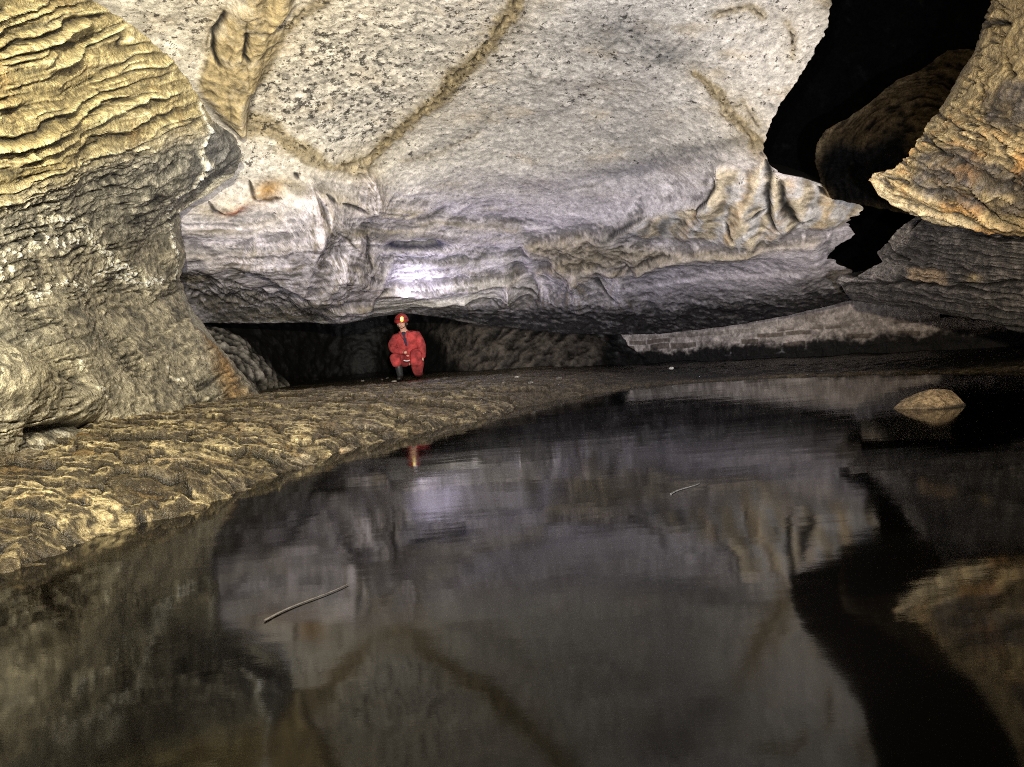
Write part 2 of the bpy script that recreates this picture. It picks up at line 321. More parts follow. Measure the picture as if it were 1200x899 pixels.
# lens-shaped solution pocket with a dark rim
# dark grey slab under the left shoulder
dk = poly(fx, fy, [(205,325),(235,318),(275,322),(305,338),(330,352),(372,352),(385,366),(390,379),(255,381),(230,362)], 8); C = mix(C, np.array([.15, .135, .105]) * (1 + .5 * fl[..., None]), .88 * dk); Z -= .10 * dk; Z += dk * .10 * fbm(np.stack([(fx + fy) / 40, (fy - .55 * fx) / 12, 0 * fx], -1), 4, .55, ridged=True, off=14.)
for pts in ([(232,322),(250,338),(275,350),(300,360)], [(300,332),(318,346),(345,357)]): slit(pts, 2.0, .08, .75)
# long shelf above the lip, headlamp glow painted on it in white
crest([(360,377),(420,370),(455,361),(490,349),(520,340),(560,335),(600,338),(640,345)], .16, 4, 34, col=WHITE * 1.2, k=.8, cw=10)
crest([(430,326),(480,322),(530,316),(575,312),(610,312)], .16, 5, 16, col=WHITE * 1.1, k=.5, cw=5)
slit([(475,323),(500,320),(530,317),(555,315)], 1.3, .05, .8)
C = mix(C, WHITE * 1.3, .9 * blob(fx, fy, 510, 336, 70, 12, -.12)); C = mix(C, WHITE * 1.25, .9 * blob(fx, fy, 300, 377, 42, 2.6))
# fluted bosses
def boss(cx, cy, w, h, amp, nf=7, col=None):
    global Z, C
    x = (fx - cx) / w; y = (fy - cy) / h; env = np.exp(-x * x) * sm(y, -.25, .1) * sm(1.25 - y, 0, .6)
    ang = np.arctan2(fx - cx, fy - cy + .35 * h); flu = 1 - 2 * np.abs(np.sin(ang * nf + 1.2 * wx2 + .8 * wy))
    Z += .62 * amp * env * (.72 + .20 * flu); C = mix(C, mix(TAN * .9, LILAC, .5 + .5 * flu), .6 * env); C = mix(C, BROWN * .6, np.clip(.55 * env * sm(-flu, .35, .95), 0, 1))
def tent(cx, cy, H, slope, ln, seed, lean=0.0, k=.75, asym=1.0):
    """fold falling from a peak and flaring out, with flutes that follow its fall lines"""
    global Z, C
    gx, gy = px + .5 * (fx - px), py + .5 * (fy - py); dy = gy - cy; dx = gx - cx - lean * dy; x = dx / (5 + slope * np.maximum(dy, 0)); x = np.where(x > 0, x * asym, x)
    env = np.exp(-1.1 * np.abs(x) ** 1.25) * sm(dy, -7, 8) * sm(1.15 - dy / ln, 0, .6)
    n = perlin(np.stack([x * 3.1 + .5 * wx2, dy / 55., 0 * x + seed], -1)); n2 = perlin(np.stack([x * 7.5 + .8 * wx2, dy / 45., 0 * x + seed + 40], -1)); n3 = perlin(np.stack([x * 16 + wx2, dy / 35., 0 * x + seed + 80], -1))
    Z += H * env * (.85 + .22 * n + .10 * n2 + .04 * n3)
    m = np.clip(1.6 * env, 0, 1); C = mix(C, LILAC * 1.06, .6 * m * k); C = mix(C, TAN * .52, k * m * sm(n, .06, .22)); C = mix(C, BROWN * .6, .9 * k * m * sm(n2 + .3 * n3, .14, .32)); C = mix(C, np.array([.03, .026, .022]), k * m * np.exp(-((n2 + .12) / .06) ** 2) * sm(n3 + fl, -.25, .1)); C = mix(C, LILAC * 1.3, .5 * k * m * sm(-n2 - .4 * n3, .12, .4))
tent(365, 216, .17, .62, 120, 3, -.08); tent(388, 272, .10, .60, 66, 11, .02, asym=1.2); tent(300, 262, .10, 1.1, 60, 17, -.3, .6); tent(432, 206, .10, .35, 48, 5, .06)
tent(594, 317, .20, .55, 52, 23, .05); tent(676, 314, .26, .50, 60, 29, .04); tent(540, 336, .12, .9, 34, 37, .1); tent(636, 330, .10, .5, 40, 41, .1); tent(725, 322, .12, .6, 48, 47, .15); tent(470, 352, .05, 1.6, 26, 53, .2, .5)
slit([(602,320),(616,330),(630,345)], 1.8, .08, .85); slit([(690,316),(704,334),(722,350)], 2.0, .1, .85); slit([(575,344),(590,358)], 1.5, .05, .7); slit([(648,354),(664,366),(690,372)], 1.4, .06, .7)
crest([(440,372),(480,352),(520,338),(560,334)], .06, 4, 6)
# tan scaly band and long crest on the right
tb = poly(fx, fy, [(612,284),(660,276),(705,272),(760,285),(800,292),(780,302),(730,305),(690,315),(650,308)], 8); C = mix(C, TAN * .72, .85 * tb); Z += tb * .09 * fbm(np.stack([fx / 24, fy / 12, 0 * fx], -1), 4, .55, ridged=True, off=18.)
crest([(690,276),(720,270),(745,256),(765,246),(800,240),(825,236),(850,228)], .17, 16, 6, p=1.3, col=GREY * .9, k=.35, cw=12)
slit([(698,274),(722,268),(742,256),(762,247)], 1.8, .06, .8)
crest([(735,316),(760,306),(790,298),(840,290),(900,286)], .16, 7, 14, col=TAN * .9, k=.6, cw=5)
crest([(640,312),(690,318),(730,312),(760,300)], .12, 6, 10, col=BROWN, k=.6, cw=5)
for pts in ([(715,322),(735,306),(770,296),(790,292)], [(730,300),(745,316)], [(652,306),(664,316)]): slit(pts, 1.4, .05, .7)
# flowstone: drapery on the right of the roof
flow_out = [(742,262),(758,250),(800,242),(828,236),(838,216),(838,198),(858,202),(880,205),(897,190),(904,205),(914,212),(950,212),(1003,219),(1026,240),(1008,252),(984,268),(955,272),(930,272),(895,283),(860,282),(820,277),(780,279),(752,273)]
flow = poly(px + 2 * wx2, py + 2 * wy2, flow_out, 5.)
fu = fx + .42 * (fy - 230) + 6 * np.sin(fy / 23.) + 5 * wx2
fold = 1 - 2 * np.abs(np.sin(fu / 15.5 + 1.5 * wx)); fold2 = np.sin(fu / 5.2 + 3 * wx2)
Z += flow * (.03 + .034 * fold + .008 * fold2 + .03 * sm(fy, 200, 268))
C = mix(C, mix(np.array([.52, .45, .33]), np.array([.50, .49, .49]), sm(fold2 + wx, -.5, 1.0)), .95 * flow)
C = mix(C, ORANGE * .75 + .06, flow * .5 * sm(np.sin(fu / 8.1 + 1.1) + fl, .55, 1.2)); C = mix(C, GREY * .55, flow * .55 * blob(fx, fy, 775, 262, 42, 14) * (1 + .8 * np.sin(fu / 3.2)))
crest([(838,196),(842,216),(836,234),(815,244)], .09, 5, 8); crest([(905,206),(908,230),(916,255),(930,272)], .13, 14, 6, p=1.3); crest([(868,204),(866,235),(876,265),(893,282)], .12, 12, 8, p=1.3)
crest([(945,218),(938,240),(946,262)], .10, 10, 8)
for pts, w in (([(838,200),(838,218),(830,232),(818,240)],1.8),([(905,205),(899,228),(902,252),(910,264),(916,268)],3.2),([(914,214),(918,236),(928,254),(938,266)],4.0),([(895,190),(902,214)],2.4),([(882,254),(890,248),(898,244)],2.0),([(852,258),(862,276)],1.8),([(960,222),(970,232)],1.8),([(826,240),(806,242)],1.4)): slit(pts, w, .16)
# lower lip on the right, its dimness painted in as dark colour, purple-grey slope above it
sl = poly(fx, fy, [(730,318),(790,300),(880,296),(985,300),(960,318),(940,335),(860,345),(760,350),(715,345)], 10); C = mix(C, LILAC * .80 * (1 + .25 * fl[..., None]), .85 * sl)
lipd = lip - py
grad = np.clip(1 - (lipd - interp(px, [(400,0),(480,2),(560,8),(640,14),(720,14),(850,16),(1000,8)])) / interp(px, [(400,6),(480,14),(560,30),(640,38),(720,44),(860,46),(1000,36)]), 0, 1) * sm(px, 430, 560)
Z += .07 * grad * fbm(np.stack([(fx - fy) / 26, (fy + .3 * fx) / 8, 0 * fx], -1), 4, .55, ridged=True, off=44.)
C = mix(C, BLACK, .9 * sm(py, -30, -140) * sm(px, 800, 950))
# icicle fringe under the flowstone
Z += .022 * np.exp(-((fy - 281) / 4.) ** 2) * sm(np.sin(fx / 2.3 + 5 * wx) + 2 * wx2, .4, 1.4) * sm(px, 845, 870) * sm(1000 - px, 0, 20)
Pz = P + normals(P) * (Z * (d / 11.))[..., None]; zz_ = Pz[..., 2] + .10 * wx + .05 * wx2 + .04 * wy2
bn = perlin(np.stack([zz_ * 7.5, Pz[..., 0] * .22, Pz[..., 1] * .22], -1)); bn2 = perlin(np.stack([zz_ * 19., Pz[..., 0] * .5, Pz[..., 1] * .5 + 3], -1)); bn3 = perlin(np.stack([zz_ * 44., Pz[..., 0] * .8, Pz[..., 1] * .8 + 7], -1))
patchy = sm(fbm(P * np.array([.8, 1.2, 1.2]), 3, off=55.), -.30, .25); lw = low * (1 - .8 * flow) * (1 - pend)
lw = lw * (.22 + .78 * sm(px, 640, 430))
C = mix(C, TAN * .48, .75 * lw * patchy * sm(bn, .06, .34)); C = mix(C, GREY * .42, .75 * lw * sm(bn2 + .5 * bn, .16, .5) * sm(wy, -.35, .25)); C = mix(C, np.array([.03, .026, .023]), .9 * lw * np.exp(-((bn2 - .03) / .055) ** 2) * sm(fbm(P * 2.6, 3, off=58.), -.05, .22)); C = mix(C, LILAC * 1.18, .55 * lw * sm(-bn3 - .4 * bn, .1, .5))
Z += lw * (.020 * sm(bn, -.05, .12) + .009 * sm(bn2, -.05, .08) + .004 * bn3)
C = shade_relief(C, Z, .35 + .36 * low + .2 * pend, .24, 2, 7, .13)
strk = fbm(np.stack([(fx + .6 * fy) / 34., (fy - .12 * fx) / 5.5, 0 * fx], -1), 5, .62, off=47.); C = mix(C, np.array([.011, .0105, .0115]), np.clip(1.10 * grad ** .8 * (1 + .9 * strk + .5 * fl), 0, .97)); C = mix(C, np.array([.20, .185, .19]), .55 * sm(strk, .14, .36) * sm(grad, .05, .5))  # lip dimness and its streaky highlights painted in
C = mix(C, WHITE * 1.35, .85 * blob(fx, fy, 515, 338, 75, 10, -.10) * (1 + .5 * fl).clip(0, 1))  # headlamp glow strengthened by a whiter patch on the shelf
e = np.hypot((px + .4 * (fx - px) - 486) / 29, (py + .25 * (fy - py) - 284) / 5.0); C = mix(C, np.array([.012, .012, .035]), np.exp(-((e - 1) / .30) ** 2) * .96); C = mix(C, GREY * .8, .8 * sm(1 - e, 0, .3)); Z -= .10 * sm(1 - e, -.1, .3); Z -= .03 * np.exp(-((e - 1) / .3) ** 2)
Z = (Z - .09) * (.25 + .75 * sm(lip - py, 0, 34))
N = normals(P)
P2 = P + N * (Z * (d / 11.))[..., None]
# close the sheet: roll back over the lip, and turn up into the rift along its right edge
rows = [P2]; crow = [C]
P3, C3 = P2, C
extra = []; back = P2[-1]
for (dy, dz) in ((.12, .02), (.5, .12), (1.4, .5), (3.0, .9)): extra.append(back + np.array([0, dy, dz]) + .05 * fbm(back * 2 + dy, 3)[..., None])
P3 = np.concatenate([P2, np.array(extra)], 0); C3 = np.concatenate([C, np.broadcast_to(DARK * .6, (4,) + C.shape[1:])], 0)
right = P3[:, -1]; ex = []; exc = []
for k, (dx, dy, dz) in enumerate(((.02, .25, .10), (.0, .9, .5), (.1, 2.0, 1.6), (.3, 3.5, 3.4))):
    ex.append(right + (right - CAM) / right[:, 1:2] * dy + np.array([-.12 * dy, 0, .08 * dy]) + .05 * fbm(right * 1.5 + dy, 3)[..., None]); exc.append(np.broadcast_to(BLACK * .3, right.shape))  # rift side coloured black in place of shadow
P3 = np.concatenate([P3, np.stack(ex, 1)], 1); C3 = np.concatenate([C3, np.stack(exc, 1)], 1)
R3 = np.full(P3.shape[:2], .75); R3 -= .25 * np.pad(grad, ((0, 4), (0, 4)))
pad = lambda m: np.pad(m, ((0, 4), (0, 4)), mode='constant')
o = emit('cave_ceiling', P3, C3, R3, ROCK, {'rock_pendant': pad(pend), 'flowstone': pad(flow)}, pad((dens * 1.3 + .34 * mot) * (1 - .75 * low) * (1 - pend)))
tag(o[None], 'pale flecked cave ceiling crossed by brown veins, folding down to a low lip at the back', kind='structure')
tag(o['rock_pendant'], 'brown knobbly rock pendant hanging from the ceiling beside the golden left wall', 'rock pendant')
tag(o['flowstone'], 'cream flowstone drapery with vertical folds below the black rift', 'flowstone')

# ================================================================== LEFT WALL
LEDGE = [(-300,-120),(-200,-40),(-100,42),(0,108),(35,160),(65,196),(85,215),(115,234),(140,245),(158,272),(183,283),(205,276),(226,250),(238,226),(250,211),(275,212),(300,216),(325,208),(345,216),(365,228),(385,244),(410,260),(430,275),(450,290),(475,312),(540,330),(620,340)]
wl_depth = tps([(110,0,6.2),(0,-150,4.4),(160,35,6.7),(215,85,7.6),(245,140,8.4),(283,185,9.2),(250,225,9.5),(210,250,9.7),(215,300,9.8),(228,365,9.7),(260,410,9.4),(300,465,9.0),(312,475,8.9),(330,540,7.6),(0,640,4.6),(330,640,7.5),(-300,640,3.0),
    (0,0,4.7),(0,150,4.5),(0,300,4.5),(0,390,4.1),(0,500,3.85),(0,560,4.2),(100,100,5.9),(100,250,6.1),(100,400,5.9),(100,480,5.3),(200,200,7.9),(200,400,7.7),(200,470,6.9),(-300,-300,3.0),(-300,0,3.1),(-300,200,3.1),(-300,500,2.7),(-600,-300,2.2),(-600,500,2.1),(100,-300,5),(60,440,4.6)])
vrow = np.concatenate([np.linspace(-320, -4, 50), np.linspace(0, 610, 490)])
uc = np.concatenate([np.linspace(0, .60, 70)[:-1], np.linspace(.60, 1, 430)])
vv, u2 = np.meshgrid(vrow, uc, indexing='ij')
jag = 2.2 * perlin(np.stack([vv / 9, 0 * vv, 0 * vv], -1)) + 1.2 * perlin(np.stack([vv / 3.5, 0 * vv + 5, 0 * vv], -1))
px = -520 + u2 * (interp(vv, LEDGE) + jag + 520); py = vv
d = wl_depth(px, py); P = at(px, py, d)
wx = fbm(P * .8, 3, off=103.); wy = fbm(P * .8, 3, off=141.); wx2 = fbm(P * 3., 3, off=109.); wy2 = fbm(P * 3., 3, off=129.)
k_ = 6. / d                                                            # finer on the picture where farther
fx, fy = px + 9 * wx + 5 * wx2, py + 8 * wy + 4 * wy2
s = fy + .34 * fx + .0009 * (fx - 60) ** 2 * .4                       # bedding runs up to the right
gold = sm(fy + .40 * fx, 262, 218) ; gold = np.maximum(gold, 0)
up = gold; mid = (1 - gold) * sm(fy + .2 * fx, 330, 290); lowm = 1 - np.maximum(up, mid)
bed = fbm(np.stack([s / 30., fx / 260., .2 * wx], -1), 4, .58, ridged=True, off=110.); bed2 = fbm(np.stack([s / 11., fx / 120., .3 * wx2], -1), 4, .6, ridged=True, off=131.)
la = perlin(np.stack([fx / 150., s / 50., 0 * fx], -1)); lb = perlin(np.stack([fx / 55., s / 24., 0 * fx + 4], -1)); lc = perlin(np.stack([fx / 95., s / 38., 0 * fx + 9], -1)); amp_ = sm(lc, -.35, .45)
st = s / 20. + 1.15 * la + .55 * lb + .12 * wx2; saw = (st - np.floor(st)); saw = np.where(saw < .86, saw / .86, (1 - saw) / .14)
st2 = s / 12.5 + 1.6 * lc + .9 * lb + .3 * wx2; saw2 = (st2 - np.floor(st2)); saw2 = np.where(saw2 < .8, saw2 / .8, (1 - saw2) / .2)
pr = fbm(P * 2.4, 5, .55, off=150.); rg = fbm(np.stack([(fx - .5 * fy) / 42., (fy + .55 * fx) / 15., 0 * fx], -1), 5, .6, ridged=True, off=155.)
Z = .25 * fbm(P * .5, 2, off=105.) + .035 * pr
Z += up * (.075 * saw * (.25 + amp_) + .035 * saw2 * sm(lb, -.1, .4) + .07 * bed + .05 * fbm(np.stack([fx / 26., fy / 26., 0 * fx], -1), 5, .6, off=157.) + .02 * bed2)
Z += mid * (.045 * rg + .03 * bed2 + .018 * fbm(P * 9, 4, .6, off=151.))
sc = fbm(np.stack([fx / 24., fy / 38., 0 * fx], -1), 4, .5, ridged=True, off=158.)
Z += lowm * (.035 * sc + .035 * rg + .02 * fbm(P * 6, 5, .62, off=153.))
edge = u2 * (interp(vv, LEDGE) + 520); dedge = (1 - u2) * (interp(vv, LEDGE) + 520)
# lower boulder bulge at the far left and the hollow above it
Z += .30 * blob(px, py, 20, 435, 75, 50, .35) - .22 * ridge(px, py, [(-60,350),(10,382),(60,420),(100,462)], 18, 14, 1.2)
Z -= .2 * ridge(px, py, [(30,512),(80,498),(140,500)], 9, 7, 1.5)
grain = fbm(P * np.array([9., 9., 14.]), 4, .65, off=160.); fine = fbm(P * 26., 3, .6, off=165.)
cg = mix(np.array([.36, .29, .14]), np.array([.62, .52, .27]), sm(saw + .5 * saw2 + .7 * grain, .35, 1.5)); cg = mix(cg, np.array([.12, .105, .06]), .85 * sm(fbm(np.stack([s / 24., fx / 90., 0 * fx], -1), 4, .6, off=170.), .12, .42)); cg = mix(cg, np.array([.66, .57, .34]), .9 * sm(lc, -.5, .2) * sm(saw, .70, .98) * (.65 + .9 * grain).clip(0, 1)); cg = mix(cg, np.array([.68, .60, .38]), .7 * sm(saw2, .7, .98) * sm(lb + grain, -.1, .5)); cg = mix(cg, np.array([.075, .06, .03]), .92 * sm(lc, -.5, .3) * sm(saw, .38, .0) * sm(grain + .5 * bed2, -.45, .15)); cg = mix(cg, np.array([.09, .07, .035]), .6 * sm(saw2, .3, .0) * sm(lb - grain, -.2, .4)); cg = mix(cg, ORANGE * .9, .35 * sm(fbm(P * 1.8, 3, off=175.), .1, .5))  # crest highlights and dark recesses of the bedding painted in
cm = mix(np.array([.030, .029, .024]), np.array([.46, .43, .345]), sm(.75 * rg + .7 * grain + .45 * fine, -.10, .95))
cl = mix(np.array([.035, .032, .022]), np.array([.40, .36, .265]), sm(.5 * rg + .6 * sc + 1.0 * grain + .5 * fine, -.15, .95)); blot = fbm(P * np.array([2.2, 2.2, 3.]), 4, .6, off=163.); cl = mix(cl, np.array([.045, .042, .035]), .65 * sm(blot, .08, .35)); cl = mix(cl, np.array([.50, .48, .41]), .65 * sm(fbm(P * np.array([7, 7, 11.]), 4, .65, off=167.), .22, .40))
C = cg * up[..., None] + cm * mid[..., None] + cl * lowm[..., None]
C = mix(C, GREY * .55, .8 * poly(fx, fy, [(238,140),(262,142),(283,180),(270,205),(235,225),(200,232),(215,190)], 8) * (1 + .6 * grain).clip(0, 1))
# calcite crusts: pale scribbles on the dark rock
def crust(pts, w, k, th=.02):
    global C, Z
    m = np.exp(-(line(fx + 4 * wx2, fy, pts)[0] / w) ** 2) * sm(fbm(P * 13, 4, .6, off=180.) , th, th + .2)
    C = mix(C, np.array([.85, .79, .62]), np.clip(1.5 * k * m, 0, 1)); Z += .02 * m
crust([(55,256),(80,258),(100,264),(112,285),(130,305),(150,325),(185,332)], 7, 1.0, -.1); crust([(0,330),(20,300),(50,270),(65,285),(85,282)], 13, .9, .05); crust([(35,345),(60,330),(95,335)], 9, .9, .03); crust([(45,360),(42,345)], 4, .8, -.1)
crust([(110,330),(140,308),(160,318)], 6, .8, .05); crust([(195,232),(192,260),(197,290),(205,330)], 4, .7, .0); crust([(232,185),(222,215),(200,222)], 3.5, .9, -.25); crust([(236,120),(238,148),(228,170),(232,188)], 3, .8, -.25); crust([(283,178),(278,205),(250,225),(210,245)], 3.5, .9, -.3)
crust([(200,430),(212,442),(222,440)], 3, .8, -.1); crust([(100,455),(118,466)], 3, .8, -.1); crust([(80,425),(92,436)], 4, .7, -.1); crust([(0,240),(60,238)], 12, .4, .05)
C = mix(C, np.array([.24, .145, .055]), .9 * poly(fx, fy, [(225,390),(240,400),(262,425),(285,462),(300,470),(270,468),(250,440),(232,412)], 6)); C = mix(C, np.array([.33, .31, .27]), .8 * poly(fx, fy, [(212,335),(228,352),(242,372),(252,392),(262,412),(285,440),(262,430),(240,398),(226,375)], 3))
C = mix(C, np.array([.20, .19, .15]), .55 * blob(px, py, 10, 400, 60, 40)) ; C = mix(C, np.array([.29, .25, .15]), .6 * blob(px, py, 45, 440, 45, 30))
C = mix(C, BLACK * 2, .6 * ridge(px, py, [(40,512),(80,500),(118,494)], 5, 4, 1.6)); slit_m = ridge(fx, fy, [(46,170),(60,158),(100,140),(150,118),(190,105)], 1.6, 1.6, 1.5); C = mix(C, BROWN * .3, .7 * slit_m); Z -= .04 * slit_m
for pts in ([(0,80),(40,66),(75,40),(108,22)], [(0,205),(40,185),(90,165),(150,128),(215,100)], [(55,50),(100,28),(130,40)], [(0,112),(50,92),(110,62)]): 
    m = ridge(fx, fy, pts, 1.5, 5, 1.3); C = mix(C, np.array([.62, .53, .30]), .55 * ridge(fx, fy, pts, 2, 4, 1.5)); Z += .05 * m  # ridge highlights painted along the bedding edges
crk = np.exp(-(fbm(np.stack([s / 20., (fx + .2 * fy) / 110., .3 * wx], -1), 4, .55, off=190.) / .035) ** 2) * sm(fbm(P * 1.4, 3, off=193.), -.1, .2); C = mix(C, np.array([.02, .017, .012]), .8 * crk); Z -= .035 * crk
Z *= sm(dedge, -4, 26) * .75 + .25
C = shade_relief(C, Z, .72, .6, 2, 10, .16)
N = normals(P); P2 = P + N * (Z * (d / 7.))[..., None]
ex, exc = [], []; rt = P2[:, -1]
ray_ = (rt - CAM) / rt[:, 1:2]
for (dx, dy) in ((-.10, .12), (-.45, .6), (-1.2, 1.6), (-2.6, 3.0)): ex.append(rt + ray_ * dy + np.array([dx, 0, 0]) + .04 * fbm(rt * 2 + dy, 3)[..., None]); exc.append(np.broadcast_to(np.array([.2, .18, .14]), rt.shape))
P2 = np.concatenate([P2, np.stack(ex, 1)], 1); C = np.concatenate([C, np.stack(exc, 1)], 1)
bt = P2[-1]; P2 = np.concatenate([P2, np.stack([bt + np.array([-.04, .02, -.25]), bt + np.array([-.1, .05, -.7])])], 0); C = np.concatenate([C, np.repeat(C[-1:] * .6, 2, 0)], 0)
lowm = np.pad(lowm, ((0, 2), (0, 0)), mode='edge'); gold = np.pad(gold, ((0, 2), (0, 0)), mode='edge')
o = emit('cave_wall', P2, C, np.pad(.60 - .16 * lowm, ((0, 0), (0, 4)), mode='edge'), WETROCK, speck=np.pad(.22 * (1 - gold) + .05, ((0, 0), (0, 4)), mode='edge'))
tag(o[None], 'layered golden limestone wall on the left, darker and white speckled below', kind='structure')

# ================================================================== BACK WALL (recess behind the person, folded rock to its right)
bw = tps([(150,330,15.2),(255,380,15.8),(280,440,14.6),(330,400,17),(350,450,17.8),(440,400,19.6),(440,450,19.6),(510,400,18.4),(510,445,17.6),(550,390,17),(600,400,16.8),(600,445,16.2),(690,410,16.6),(690,445,16.0),(780,415,16.8),(780,445,16.2),(900,390,15.5),(600,330,18),(400,330,19),(150,460,13)])
py_, px_ = np.meshgrid(np.linspace(330, 462, 120), np.linspace(130, 900, 500), indexing='ij'); px, py = px_, py_
d = bw(px, py); P = at(px, py, d); wx2 = fbm(P * 2, 3, off=203.); g = fbm(P * 4, 4, .6, off=210.)
dia = fbm(np.stack([(px + .9 * py + 12 * wx2) / 18., (py - .5 * px) / 75., 0 * px], -1), 4, .55, ridged=True, off=207.)
fr = poly(px, py, [(505,385),(560,378),(640,385),(705,398),(700,430),(660,442),(560,442),(525,420)], 12)
Z = .10 * fbm(P * 1.2, 4, ridged=True, off=205.) + .08 * fr * dia + .05 * g
C = mix(np.array([.003, .003, .003]), np.array([.016, .015, .017]), sm(g, .0, .5)); C = mix(C, mix(np.array([.010, .009, .008]), np.array([.075, .063, .053]), sm(dia + .5 * g, -.1, .9)), fr)  # unlit recess painted near-black
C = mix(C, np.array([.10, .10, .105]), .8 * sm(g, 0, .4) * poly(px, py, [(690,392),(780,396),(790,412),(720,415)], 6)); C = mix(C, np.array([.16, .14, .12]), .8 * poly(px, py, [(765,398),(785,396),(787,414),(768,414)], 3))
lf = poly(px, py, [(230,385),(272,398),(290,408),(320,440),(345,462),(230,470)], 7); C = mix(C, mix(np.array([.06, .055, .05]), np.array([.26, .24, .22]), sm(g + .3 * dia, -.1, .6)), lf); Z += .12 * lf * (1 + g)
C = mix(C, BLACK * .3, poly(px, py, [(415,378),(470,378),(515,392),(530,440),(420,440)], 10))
C = shade_relief(C, Z, .8, .4, 2, 8, .2)
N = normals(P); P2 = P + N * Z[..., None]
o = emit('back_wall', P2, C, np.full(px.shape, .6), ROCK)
tag(o[None], 'dark back wall of the low passage behind the person', kind='structure')

# ================================================================== RIGHT ROCKS
def rock_sheet(name, ledge, bot, depth, top, npx, npy, shade, xmax=1620, wrapb=((.1, .0), (.5, .12), (1.5, .5)), mat=WETROCK, jags=1.6):
    """rock mass seen from its left end: ledge = left outline, bot = lower outline"""
    vv, u2 = np.meshgrid(np.linspace(0, 1, npy), np.linspace(0, 1, npx) ** 1.5, indexing='ij')
    b0 = interp(np.full_like(vv, ledge[-1][1]), bot)
    yl = top + vv * (ledge[-1][0] - top); xl = interp(yl, ledge) + jags * perlin(np.stack([yl / 7, 0 * yl, 0 * yl + 3], -1)) + jags * .6 * perlin(np.stack([yl / 2.6, 0 * yl, 0 * yl + 9], -1))
    px = xl + u2 * (xmax - xl); py = top + vv * (interp(px, bot) + jags * perlin(np.stack([px / 9, 0 * px, 0 * px + 7], -1)) - top)
    d = depth(px, py); P = at(px, py, d); Z, C = shade(px, py, P)
    C = shade_relief(C, Z, .8, .4, 2, 8, .12)
    edge = np.minimum(sm(px - xl, -2, 16), sm(interp(px, bot) - py, -2, 12)); N = normals(P)
    P2 = P + N * (Z * (.3 + .7 * edge))[..., None]
    base = P2[-1]; P2 = np.concatenate([P2, np.stack([base + (base - CAM) / base[:, 1:2] * a + np.array([.35 * a + .3 * b, 0, .25 * b + .10 * a]) for a, b in wrapb])], 0); C = np.concatenate([C, np.broadcast_to(BLACK, (len(wrapb),) + C.shape[1:])], 0)
    lft = P2[:, 0]; sl_ = ((xl[:, 0] - 600) / FPX)[:, None]; sl_ = np.concatenate([sl_, np.repeat(sl_[-1:], len(lft) - len(sl_), 0)]); vz = ((lft - CAM)[:, 2:] / lft[:, 1:2])
    P2 = np.concatenate([np.stack([lft + np.concatenate([sl_ * a + b, 0 * sl_ + a, vz * a + .1 * b], 1) for a, b in ((2.6, 2.2), (1.0, .7), (.25, .10))], 1), P2], 1); C = np.concatenate([np.broadcast_to(BLACK * .5, (len(C), 3, 3)), C], 1)
    return emit(name, P2, C, np.full(P2.shape[:2], .55), mat)[None]

